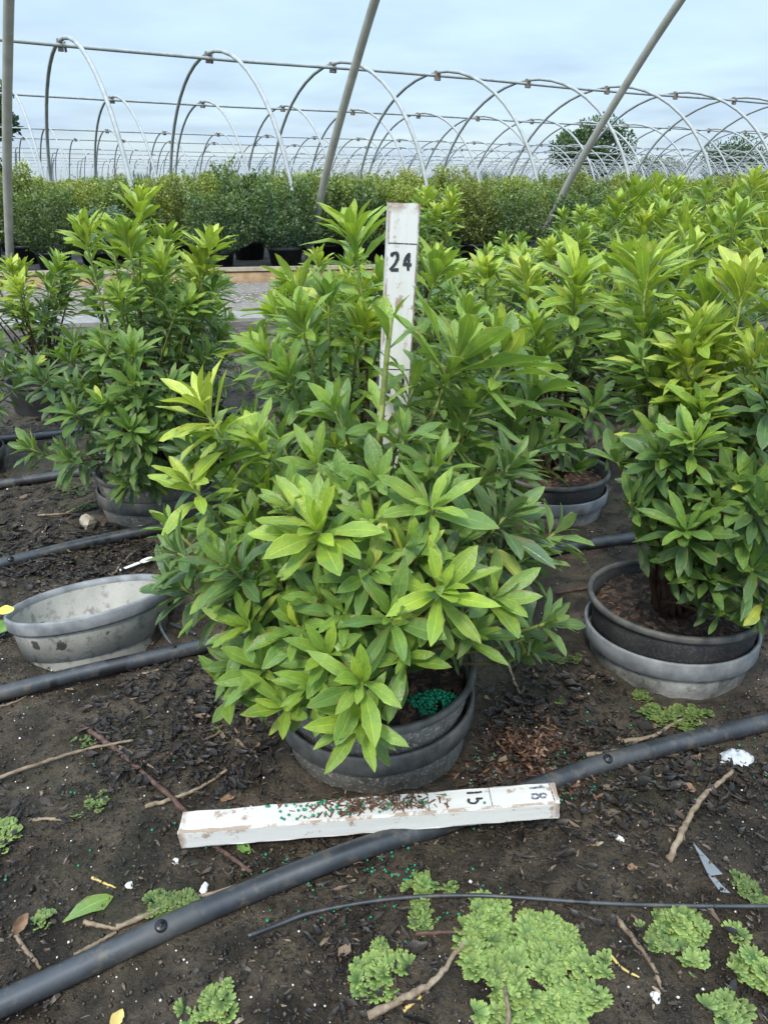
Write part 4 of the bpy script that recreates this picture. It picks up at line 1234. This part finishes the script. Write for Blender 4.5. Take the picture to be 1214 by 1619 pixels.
# grey plastic shards
def shard(pix, label):
    P = [on_g(x, y, .006) for x, y in pix]
    m = MB(); n = len(P)
    m.add(P + [q + Vector((0, 0.001, -.0016)) for q in P], [tuple(range(n)), tuple(range(2 * n - 1, n - 1, -1))] + [(i, n + i, n + (i + 1) % n, (i + 1) % n) for i in range(n)])
    return tag(m.build('plastic_shard', M_SHARD, smooth=False), label, 'plastic shard')
shard([(1095, 1332), (1112, 1350), (1142, 1382), (1120, 1385)], 'broad grey plastic shard on the soil at right')
shard([(1119, 1384), (1132, 1390), (1154, 1412), (1138, 1410)], 'narrow grey plastic shard touching the broader one at right')
# stones
def stone(px, py, s, seed, mat, label, name='stone', sq=.7):
    r = random.Random(seed)
    import bmesh
    bm = bmesh.new(); bmesh.ops.create_icosphere(bm, subdivisions=2, radius=1)
    for v in bm.verts:
        n = v.co.normalized()
        v.co = Vector((n.x * s[0], n.y * s[1], n.z * s[2])) * (1 + .28 * math.sin(n.x * 3.1 + seed) * math.cos(n.y * 2.7 + n.z * 4 + seed) + r.uniform(-.07, .07))
    me = bpy.data.meshes.new(name); bm.to_mesh(me); bm.free(); me.materials.append(mat)
    o = link(name, me); o.location = on_g(px, py, s[2] * .5); o.rotation_euler = (0, .2, r.uniform(0, 6))
    return tag(o, label, 'stone')
stone(140, 826, (.028, .018, .018), 2, M_STONE, 'pale angular stone between the two hoses at left')
stone(233, 828, (.020, .012, .012), 3, M_STONE, 'flat pale stone in front of the left socket pot')
stone(980, 1327, (.006, .004, .004), 5, M_WHITEBIT, 'small white pebble right of the white stick')
stone(1036, 1577, (.0055, .0045, .004), 6, M_WHITEBIT, 'white pebble at the lower end of the brown curved twig')
stone(323, 1406, (.0075, .0045, .004), 7, M_WHITEBIT, 'white pebble above the tan twig by the hose')
stone(278, 1362, (.004, .004, .003), 8, M_WHITEBIT, 'tiny white pebble under the left end of the white stick')
stone(205, 1400, (.0045, .004, .003), 9, M_WHITEBIT, 'tiny white pebble left of the tan twig')
stone(1142, 1207, (.004, .003, .003), 10, M_WHITEBIT, 'tiny white pebble left of the paper scrap')

# ------------------------------------------------------------------ leaf litter, specks, pellets, peat
def excl(x, y):
    m = np.ones(len(x), bool)
    for cx, cy, rr_ in ((ORG0.x, ORG0.y, .145), (.475, 1.05, .145), (-.520, 1.13, .12), (-.55, 1.66, .145)):
        m &= (x - cx) ** 2 + (y - cy) ** 2 > rr_ ** 2
    return m
def litter(n, seed, smin, smax, lo, hi, dens_scale=3.0, thr=-.06):
    r = np.random.default_rng(seed)
    yy = lo[1] + (hi[1] - lo[1]) * r.random(n) ** 1.5
    xx = (r.random(n) - .5) * 2 * (0.25 + yy * .62)
    k = (fbm(xx * dens_scale + 5, yy * dens_scale + 8, 3) + r.normal(0, .055, n) > thr) & excl(xx, yy)
    xx, yy = xx[k], yy[k]; n = len(xx)
    L = r.uniform(smin, smax, n) * (.6 + .8 * r.random(n)); w = L * r.uniform(.15, .60, n)
    an = r.uniform(0, 2 * np.pi, n); curl = r.uniform(-.25, .9, n); tl = r.normal(0, .22, n)
    tt = np.array([-1, -.33, .33, 1]); wp = np.array([.25, 1, .9, .15])
    V = np.zeros((n, 4, 3, 3))
    jx = r.uniform(.25, 1.5, (n, 4, 3)); jy = r.normal(0, .16, (n, 4, 3))
    for i in range(4):
        for j, u in enumerate((-1, 0, 1)):
            lx = (tt[i] + jy[:, i, j]) * L / 2; ly = u * wp[i] * w / 2 * jx[:, i, j]
            lz = curl * (L / 2) * tt[i] ** 2 * .35 + (abs(u) * w * .22) * np.sign(curl) + tl * ly + r.normal(0, .0006, n)
            V[:, i, j, 0] = xx + lx * np.cos(an) - ly * np.sin(an); V[:, i, j, 1] = yy + lx * np.sin(an) + ly * np.cos(an); V[:, i, j, 2] = lz
    V[:, :, :, 2] += (gheight(xx, yy) + .0022 + r.random(n) * .005)[:, None, None]
    f = np.array([(i * 3 + j, i * 3 + j + 1, (i + 1) * 3 + j + 1, (i + 1) * 3 + j) for i in range(3) for j in range(2)])
    F = (f[None] + (np.arange(n) * 12)[:, None, None]).reshape(-1, 4)
    pal = np.array([(.012, .010, .008), (.019, .015, .012), (.026, .020, .015), (.036, .027, .020), (.045, .032, .024), (.085, .058, .040), (.20, .14, .09)])
    pr = np.array([.20, .22, .18, .16, .13, .08, .03])
    col = pal[r.choice(7, n, p=pr)] * r.uniform(.8, 1.25, (n, 1))
    return np_mesh('leaf_litter', V.reshape(-1, 3), F, M_LITTER, True, None, np.repeat(col, 12, axis=0))
tag(link('leaf_litter', litter(30000, 3, .005, .020, (0, .33), (0, 1.5), 3.4, .03)), 'dark rotting leaf litter strewn over the soil', 'leaf litter', kind='stuff')
tag(link('leaf_litter', litter(11000, 4, .010, .026, (0, 1.3), (0, 3.4))), 'dark leaf litter further back between the pots', 'leaf litter', kind='stuff')
tag(link('leaf_litter', litter(30000, 5, .0025, .007, (0, .33), (0, 1.4), 4, -.12)), 'fine crumbs of rotted leaves on the soil', 'leaf litter', kind='stuff')
db = chips(1500, 1.0, 0, M_PEAT, 31, (.003, .013), (0.0, .62), lambda x, y: gz(x, y) + .001, .003, .62)
pal = np.array([(.05, .035, .024), (.09, .065, .042), (.15, .11, .072), (.24, .18, .12), (.36, .29, .20)])
dc = np.repeat(pal[nrg.choice(5, 1500, p=[.3, .27, .22, .14, .07])], 6, axis=0)
db.attributes['tint'].data.foreach_set('color', np.c_[dc, np.ones(len(dc))].astype(np.float32).ravel())
tag(link('bark_debris', db), 'brown and tan bark slivers scattered over the soil', 'bark', kind='stuff')
OCT_V = np.array([(1, 0, 0), (-1, 0, 0), (0, 1, 0), (0, -1, 0), (0, 0, 1), (0, 0, -1)], float)
OCT_F = np.array([(0, 2, 4), (2, 1, 4), (1, 3, 4), (3, 0, 4), (2, 0, 5), (1, 2, 5), (3, 1, 5), (0, 3, 5)])
import bmesh
_b = bmesh.new(); bmesh.ops.create_icosphere(_b, subdivisions=1, radius=1)
ICO_V = np.array([v.co[:] for v in _b.verts]); ICO_F = np.array([[v.index for v in f.verts] for f in _b.faces]); _b.free()
def scatter(P, S, mat, name, base=(OCT_V, OCT_F), smooth=False):
    bv, bf = base
    V = P[:, None, :] + bv[None] * S[:, None, :]
    F = (bf[None] + (np.arange(len(P)) * len(bv))[:, None, None]).reshape(-1, 3)
    return np_mesh(name, V.reshape(-1, 3), F, mat, smooth)
n = 800
yy = .33 + 1.5 * nrg.random(n) ** 1.4; xx = (nrg.random(n) - .5) * 2 * (.25 + yy * .62); k = excl(xx, yy); xx, yy = xx[k], yy[k]; n = len(xx)
S = (nrg.uniform(.0006, .0019, n) * (1 + (nrg.random(n) < .04) * 1.2))[:, None] * nrg.uniform(.7, 1.3, (n, 3))
tag(link('perlite_specks', scatter(np.c_[xx, yy, gheight(xx, yy) + .002], S, M_WHITEBIT, 'perlite_specks')), 'white perlite specks scattered over the soil', 'perlite', kind='stuff')
n = 9000
yy = .33 + 1.5 * nrg.random(n) ** 1.5; xx = (nrg.random(n) - .5) * 2 * (.25 + yy * .62); k = excl(xx, yy); xx, yy = xx[k], yy[k]; n = len(xx)
S = (nrg.uniform(.0008, .0030, n) * (1 + (nrg.random(n) < .05) * .9))[:, None] * nrg.uniform(.6, 1.4, (n, 3))
cl = scatter(np.c_[xx, yy, gheight(xx, yy) + .0008], S, M_LITTER, 'soil_clods')
pal = np.array([(.020, .015, .010), (.040, .030, .020), (.075, .057, .038), (.13, .10, .068), (.20, .15, .10)])
dc = np.repeat(pal[nrg.choice(5, n, p=[.25, .27, .24, .17, .07])], 6, axis=0)
at_ = cl.attributes.new('tint', 'FLOAT_COLOR', 'POINT'); at_.data.foreach_set('color', np.c_[dc, np.ones(len(dc))].astype(np.float32).ravel())
tag(link('soil_clods', cl), 'small crumbs of earth over the soil', 'soil', kind='stuff')
# green fertiliser prills: a heap on the pot soil, and strays
def cluster(px, py, sx, sy, n, z=None, s=.0019):
    p = on_g(px, py) if z is None else on_z(px, py, z)
    x = p.x + nrg.normal(0, sx, n); y = p.y + nrg.normal(0, sy, n)
    return x, y
xs, ys, zs = [], [], []
for (px, py, sx, sy, n) in ((655, 1390, .012, .01, 16), (600, 1372, .02, .008, 14), (880, 1210, .03, .02, 34), (770, 1290, .03, .01, 22), (900, 1250, .03, .01, 22), (480, 1330, .06, .02, 26),
                            (560, 1420, .1, .03, 22), (760, 1210, .015, .03, 18), (1100, 1230, .12, .04, 26), (400, 1330, .06, .04, 14), (690, 1430, .1, .03, 14), (300, 1250, .15, .1, 20), (1000, 1150, .1, .05, 22)):
    x, y = cluster(px, py, sx, sy, n); xs.append(x); ys.append(y); zs.append(gheight(x, y) + .0035)
P = np.c_[np.concatenate(xs), np.concatenate(ys), np.concatenate(zs)]; k = excl(P[:, 0], P[:, 1]); P = P[k]
S = nrg.uniform(.0013, .0021, len(P))[:, None] * np.ones((1, 3))
tag(link('fertiliser_pellets', scatter(P, S, M_PELLET, 'fertiliser_pellets', (ICO_V, ICO_F), True)), 'green fertiliser pellets strewn over the soil', 'fertiliser', kind='stuff')
hp = on_z(690, 1112, .102); n = 420
a = nrg.uniform(0, 6.28, n); q = np.sqrt(nrg.random(n)); x = hp.x + (.034 + .008 * np.sin(3 * a)) * q * np.cos(a); y = hp.y + .024 * q * np.sin(a)
kk = (x - ORG0.x) ** 2 + (y - ORG0.y) ** 2 < .121 ** 2
z = .099 + .022 * (1 - q ** 1.5) * nrg.uniform(.45, 1.1, n)
P = np.c_[x, y, z][kk]; S = nrg.uniform(.0019, .0027, len(P))[:, None] * np.ones((1, 3))
tag(link('fertiliser_heap', scatter(P, S, M_PELLET, 'fertiliser_heap', (ICO_V, ICO_F), True)), 'heap of green fertiliser pellets on the soil of the front pot', 'fertiliser', kind='stuff')
# on the stick: peat crumbs and pellets
def stick_pt(t, v): return Lp + dx * t + yc * v + zc * (SD / 2)
def stick_mesh():
    r = random.Random(12); m = MB()
    for i in range(230):
        t = max(.115, min(.315, r.gauss(.225, .042))); v = r.uniform(-.012, .0145)
        c = stick_pt(t, v) + ZR * r.uniform(.0005, .0075) * math.exp(-((t - .23) / .05) ** 2)
        L = r.uniform(.004, .013); an = r.uniform(0, 6.28); e = Vector((math.cos(an), math.sin(an), r.uniform(-.5, .5))) * L / 2; f = Vector((-math.sin(an), math.cos(an), r.uniform(-.4, .4))) * L * .14
        m.add([c - e - f * .4, c + e - f * .3, c + e + f * .6, c - e + f, c + ZR * L * .12], [(0, 1, 4), (1, 2, 4), (2, 3, 4), (3, 0, 4), (3, 2, 1, 0)])
    return m.mesh('peat_crumbs', M_PEAT, False)
tag(link('peat_crumbs', stick_mesh()), 'brown peat crumbs spilled on the white stick', 'peat', kind='stuff')
r = random.Random(14); P = []
for i in range(60):
    q = stick_pt(r.choice([r.gauss(.15, .025), r.gauss(.25, .04), r.uniform(.02, .42) if r.random() < .2 else r.gauss(.2, .05)]), r.uniform(-.012, .013)) + zc * .002; P.append(q[:])
P = np.array(P); S = np.full((len(P), 3), .0018)
tag(link('fertiliser_pellets', scatter(P, S, M_PELLET, 'fertiliser_pellets', (ICO_V, ICO_F), True)), 'green fertiliser pellets among the peat on the white stick', 'fertiliser', kind='stuff')
# spilled peat on the ground right of the front pot
pp = on_z(835, 1190)
me = chips(1000, .095, 0, M_PEAT, 22, (.003, .013), (pp.x, pp.y), lambda x, y: gz(x, y) + max(0, .012 * (1 - ((x - pp.x) ** 2 + (y - pp.y) ** 2) / .003)), .005, .75)
tag(link('peat_spill', me), 'spilled brown peat on the soil right of the front pot', 'peat', kind='stuff')

# ------------------------------------------------------------------ liverwort
def thallus(r, size):
    """one flat fan of rounded, shallowly forked lobes lying on y>0"""
    nl = r.randint(3, 6); per = 6; k = nl * per + 1
    sp_ = R(r.uniform(60, 120)); ph = r.uniform(0, 6)
    V = [(0, 0, 0)]; C = [0.0]
    for ring, f in enumerate((.45, .80, 1.0)):
        for i in range(k):
            t = i / (k - 1); a = -sp_ + 2 * sp_ * t
            m_ = i % per
            rad = size * f * ((.66, .90, 1.0, .91, 1.0, .90)[m_] if ring == 2 else (.84, .97, 1, .97, 1, .97)[m_] if ring == 1 else 1) * (1 + .12 * math.sin(4 * t + ph) + r.uniform(-.03, .03))
            z = size * ((.04, .12, .09)[ring] * (1 + .6 * math.sin(3 * t * 6 + ph)) + ((-.06, .02, .05, .01, .05, .02)[m_] if ring else 0))
            V.append((rad * math.sin(a), rad * math.cos(a), z)); C.append((.30, .70, 1.0)[ring] * ((.55, .95, 1, .8, 1, .95)[m_]))
    F = [(0, 1 + i, 2 + i) for i in range(k - 1)]
    for ring in range(2):
        b = 1 + ring * k
        for i in range(k - 1): F.append((b + i, b + k + i, b + k + i + 1, b + i + 1))
    return V, F, C
def liverwort(label, pix_c, rx, ry, n, size, seed, bright=1.0, blob=0.35, fill=1.0):
    r = random.Random(seed); m = MB(); cols = []
    c = on_g(*pix_c)
    n = int(n * 1.9)
    for i in range(n):
        a = r.uniform(0, 6.283); q = math.sqrt(r.random()) * fill * .92
        edge = 1 + blob * math.sin(3 * a + seed) * .6 + blob * math.sin(5 * a + 2 * seed) * .5
        x, y = c.x + rx * q * edge * math.cos(a), c.y + ry * q * edge * math.sin(a)
        if float(vnoise(np.array([x * 55]), np.array([y * 55]))[0]) < .30 + .25 * q * q: continue
        s = size * r.uniform(.4, 1.2) * 1.02
        V, F, C = thallus(r, s)
        M = Matrix.Rotation(r.uniform(0, 6.283) if r.random() < .4 else -a * 0 + math.atan2(-math.cos(a), math.sin(a)) * -1 + r.uniform(-1, 1), 4, 'Z') @ Matrix.Rotation(R(r.uniform(-4, 17)), 4, 'X')
        z = gz(x, y) + .003 + r.uniform(0, .006) * (1 - q * .7)
        m.add([(M @ Vector(v)) + Vector((x, y, z)) for v in V], F)
        g = r.uniform(.75, 1.15) * bright; yl = r.uniform(0, 1)
        lo = np.array((.040, .095, .018)) * g; hi = np.array((.300 + .08 * yl, .425 + .03 * yl, .120)) * g
        cols += [lo + (hi - lo) * cc for cc in C]
    me = m.mesh('liverwort', M_LIVER)
    at = me.attributes.new('tint', 'FLOAT_COLOR', 'POINT')
    at.data.foreach_set('color', np.c_[np.array(cols), np.ones(len(cols))].astype(np.float32).ravel())
    return tag(link('liverwort_patch', me), label, 'liverwort', 'liverwort patches on the soil')
LW = [('largest frilly light green liverwort patch at the bottom edge', (838, 1545), .078, .078, 330, .0125, 1, 1.0, .18),
      ('arm of the largest liverwort patch reaching up to the drip tube', (770, 1452), .022, .026, 40, .012, 2, 1.0, .2),
      ('bright liverwort patch left of the thick bent twig', (605, 1545), .032, .034, 75, .011, 3, .98, .3),
      ('small liverwort rosette just above the drip tube', (668, 1402), .018, .012, 20, .010, 4, .85, .3),
      ('small liverwort rosette just below the drip tube', (664, 1452), .016, .018, 22, .009, 5, .78, .3),
      ('small pale liverwort right of the one above the drip tube', (718, 1410), .014, .010, 12, .009, 6, .75, .3),
      ('liverwort cluster under the drip tube at right', (1075, 1465), .026, .020, 44, .012, 7, .95, .35),
      ('thin liverwort beside the brown curved twig', (1042, 1492), .020, .018, 18, .010, 8, .75, .4),
      ('liverwort pair below the brown curved twig', (1098, 1530), .020, .018, 24, .012, 9, .95, .4),
      ('liverwort cluster at the right edge with yellowish tips', (1185, 1525), .028, .030, 54, .012, 10, .95, .35),
      ('dark green liverwort beside the grey plastic shards', (1178, 1408), .020, .020, 40, .008, 11, .55, .35),
      ('liverwort rosette in the lower right corner', (1146, 1605), .020, .014, 20, .012, 12, .95, .35),
      ('liverwort patch below the outer pot at right', (1065, 1135), .044, .030, 80, .010, 13, .62, .35),
      ('tiny liverwort between the front and right pots', (887, 1110), .014, .010, 12, .009, 14, .6, .3),
      ('little liverwort against the right outer pot', (1018, 1106), .014, .012, 12, .009, 15, .6, .3),
      ('liverwort film right of the front pot, under the lone branch', (885, 1046), .040, .012, 30, .008, 16, .45, .4),
      ('liverwort tuft at the bottom edge left of centre', (333, 1595), .024, .024, 42, .009, 17, .95, .35),
      ('liverwort tuft in the lower left corner behind the hose', (20, 1540), .030, .018, 40, .009, 18, .95, .35),
      ('liverwort tuft at the left edge', (8, 1322), .020, .024, 34, .009, 19, .9, .35),
      ('liverwort under the tan twig by the foreground hose', (275, 1437), .034, .018, 40, .008, 20, .62, .35),
      ('sparse liverwort left of the fallen green leaf', (72, 1462), .018, .014, 16, .006, 21, .8, .4),
      ('pale liverwort speckle left of the white stick', (145, 1278), .028, .020, 26, .007, 22, .72, .4),
      ('liverwort dot beside the crossing of the left twigs', (135, 1172), .018, .016, 12, .006, 23, .7, .4),
      ('liverwort dot under the left branch of the front shrub', (343, 1160), .018, .010, 12, .006, 24, .5, .4),
      ('dull green liverwort on the wet soil at far left', (120, 776), .075, .050, 60, .009, 25, .30, .4),
      ('dull green liverwort near the left socket pot', (130, 805), .050, .020, 30, .009, 26, .30, .4)]
for a in LW: liverwort(*a)

# ------------------------------------------------------------------ far potted shrubs
def small_leaf_crown(seed, n, fun, ls, cols, r=None):
    r = np.random.default_rng(seed)
    P, Nn, ag = fun(r, n); n = len(P)
    d = r.normal(0, 1, (n, 3)); d += Nn * .9; d[:, 2] += .5
    d /= np.linalg.norm(d, axis=1)[:, None]
    t = np.cross(d, r.normal(0, 1, (n, 3))); t /= np.linalg.norm(t, axis=1)[:, None]
    L = ls * r.uniform(.6, 1.35, n)[:, None]; w = L * .30
    nn = np.cross(d, t)
    V = np.stack([P, P + d * L * .5 + t * w + nn * L * .06, P + d * L, P + d * L * .5 - t * w + nn * L * .06], 1).reshape(-1, 3)
    F = np.arange(n * 4).reshape(-1, 4)
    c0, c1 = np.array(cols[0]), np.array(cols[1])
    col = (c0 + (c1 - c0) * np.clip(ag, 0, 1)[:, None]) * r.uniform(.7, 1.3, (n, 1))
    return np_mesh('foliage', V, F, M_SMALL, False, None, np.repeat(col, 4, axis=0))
def bush_fun(H, Rd, conic, tuft):
    def f(r, n):
        # sprigs rising out of a dense body
        k = 150
        a = r.uniform(0, 6.28, k); z = r.random(k) ** .8
        prof = np.minimum(1, (z / .16) ** .6) * (1 - conic * z ** 1.4) * (.85 + .3 * r.random(k))
        rr_ = Rd * prof
        tip = np.c_[rr_ * np.cos(a), rr_ * np.sin(a), .02 + z * H * (1 - tuft * .5) + tuft * H * r.random(k) * .5 * z]
        idx = r.integers(0, k, n); f_ = r.random(n) ** .45
        root = np.c_[tip[idx, 0] * .25, tip[idx, 1] * .25, np.maximum(.02, tip[idx, 2] - .22)]
        P = root + (tip[idx] - root) * f_[:, None] + r.normal(0, .017, (n, 3))
        P[:, 2] = np.maximum(P[:, 2], .01)
        N = np.c_[np.cos(a[idx]), np.sin(a[idx]), np.full(n, .4)]
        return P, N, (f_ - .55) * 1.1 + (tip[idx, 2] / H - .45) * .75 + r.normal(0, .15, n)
    return f
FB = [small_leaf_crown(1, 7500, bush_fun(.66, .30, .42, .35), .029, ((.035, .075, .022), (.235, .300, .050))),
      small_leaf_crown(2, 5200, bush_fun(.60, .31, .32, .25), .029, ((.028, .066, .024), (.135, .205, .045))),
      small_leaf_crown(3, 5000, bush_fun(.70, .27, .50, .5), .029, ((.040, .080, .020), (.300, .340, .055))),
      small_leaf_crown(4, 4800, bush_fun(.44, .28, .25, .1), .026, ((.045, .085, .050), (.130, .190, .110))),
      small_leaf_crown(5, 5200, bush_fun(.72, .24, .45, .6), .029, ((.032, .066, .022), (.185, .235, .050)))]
pb = MB(); pb.lathe([(.02, 0.002), (.125, 0.002), (.146, .13), (.150, .13), (.154, .135), (.154, .155), (.147, .157), (.142, .14), (.135, .10), (.02, .10)], 24)
FPOT = pb.mesh('pot', M_BLACKPOT)
BL = {0: 'bushy yellow-tipped small-leaved shrub in black pot among the far rows under the hoops', 1: 'dense dark green small-leaved shrub in black pot among the far rows under the hoops',
      2: 'upright yellow-green small-leaved shrub in black pot among the far rows under the hoops', 3: 'low blue-green rounded shrub in black pot in the far bed',
      4: 'slim olive-green upright shrub in black pot among the far rows under the hoops'}
def far_bush(x, y, kind, s, label=None):
    root = empty('far_potted_shrub', (x, y, BED_Z)); root.rotation_euler = (0, 0, rng.uniform(0, 6.28)); hz = rng.choice([.80, .84, .86, .9, .98]); root.scale = (s * .94, s * .94, s * hz)
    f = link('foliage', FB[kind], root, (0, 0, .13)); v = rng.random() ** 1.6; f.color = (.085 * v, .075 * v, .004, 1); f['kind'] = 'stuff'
    link('pot', FPOT, root)
    tag(root, label or BL[kind], 'shrub', 'far potted shrubs kind %s' % 'abcde'[kind] if label is None else None)
def inview(x, y, m=1.2):
    return y > 0 and abs(x) < .56 * y + m
def front_pt(px, d): 
    b = E0 + A_PER * d; t = (px - 607) / FPX
    # solve x = t * depth along the line b + l*A_DIR
    l = (t * (CP * b.y + SP * .6) - b.x) / (A_DIR.x - t * CP * A_DIR.y)
    return b + A_DIR * l
for px, d, k, s, lab in ((88, .42, 1, .98, 'dark green rounded shrub in black pot near the left post'), (158, .50, 3, 1.0, 'low blue-green shrub left of the tallest near shoot'), (346, .30, 1, .95, 'small dark shrub in the black pot just behind the edging board, under the pale shoot'),
                         (395, .95, 1, 1.05, 'shrub in the black pot set back left of the paired pipe legs'), (452, .36, 1, 1.05, 'full dark shrub right beside the paired pipe legs'),
                         (40, .9, 2, 1.0, 'yellow-green shrub directly behind the left post'), (215, .9, 0, 1.0, 'shrub behind the tallest near shoot')):
    p = front_pt(px, d); far_bush(p.x, p.y, k, s, lab)
cnt = 0
rb = random.Random(77)
for row in range(15):
    d = 1.15 + row * .62 + (2.0 if row > 6 else 0) + (2.5 if row > 10 else 0)
    for i in range(-40, 60):
        l = i * (.60 if row < 7 else .72) + (.3 if row % 2 else 0) + rb.uniform(-.07, .07)
        b = E0 + A_DIR * l + A_PER * (d + rb.uniform(-.07, .07))
        if not inview(b.x, b.y, .5): continue
        if row == 0 and rb.random() < .25: continue
        if cnt > 285: continue
        far_bush(b.x, b.y, rb.choice([0, 0, 1, 1, 2, 2, 4]), rb.uniform(.90, 1.08)); cnt += 1
# front row at right, where the near shrubs hide the pots
for px in (520, 570, 625, 690, 750, 805, 900, 985, 1050, 1120, 1190):
    p = front_pt(px, .55 + rb.uniform(-.1, .15)); far_bush(p.x, p.y, rb.choice([0, 1, 1, 4]), rb.uniform(.92, 1.04))

# ------------------------------------------------------------------ far trees
def tree_fun(H, Rd, seed):
    def f(r, n):
        k = 46
        c = r.normal(0, 1, (k, 3)); c /= np.linalg.norm(c, axis=1)[:, None]; c *= (r.random(k) ** .4)[:, None]
        C = np.c_[c[:, 0] * Rd * .78, c[:, 1] * Rd * .78, H * .54 + c[:, 2] * H * .42]
        s = Rd * r.uniform(.18, .34, k)
        idx = r.integers(0, k, n); d = r.normal(0, 1, (n, 3)); d /= np.linalg.norm(d, axis=1)[:, None]
        P = C[idx] + d * (s[idx] * r.random(n) ** .35)[:, None] * np.array([1, 1, .75])
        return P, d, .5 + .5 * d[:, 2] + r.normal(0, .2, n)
    return f
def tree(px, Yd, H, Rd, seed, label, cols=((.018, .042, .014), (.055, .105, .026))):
    b = at_y(px, 290, Yd); root = empty('far_tree', (b.x, b.y, 0))
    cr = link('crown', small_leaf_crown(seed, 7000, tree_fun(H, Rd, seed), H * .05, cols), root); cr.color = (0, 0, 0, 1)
    r = random.Random(seed); m = MB()
    m.tube([(0, 0, -.2), (.05, 0, H * .2), (.1, .05, H * .45), (.1, .05, H * .7)], [H * .04, H * .032, H * .024, H * .008], 8)
    for i in range(6):
        a = i * 1.05 + r.uniform(-.3, .3); m.tube([(.08, 0, H * .3), (math.cos(a) * Rd * .3, math.sin(a) * Rd * .3, H * .5), (math.cos(a) * Rd * .6, math.sin(a) * Rd * .6, H * .66)], [H * .016, H * .011, H * .004], 6)
    m.build('trunk', M_BARK, root)
    tag(root, label, 'tree')
tree(930, 105, 8.9, 6.2, 1, 'big round dark tree on the horizon behind the hoops, right of centre')
tree(1036, 130, 4.6, 4.6, 2, 'smaller pale green tree between the two dark trees on the horizon', ((.03, .055, .022), (.075, .115, .04)))
tree(1155, 100, 5.6, 5.0, 3, 'broad dark tree on the horizon at the right edge')
tree(-16, 60, 8.4, 2.7, 4, 'tree cut off by the left edge of the picture')
tree(340, 150, 3.0, 3.4, 5, 'tiny dark tree far on the horizon left of centre')
tree(560, 170, 3.0, 5.0, 6, 'tiny pale tree on the horizon behind the leaning pipe')
tree(230, 190, 3.0, 6.0, 7, 'low tree on the horizon behind the tallest near shoot')
tree(770, 180, 3.2, 6.0, 8, 'low tree on the horizon between the stake and the round tree')
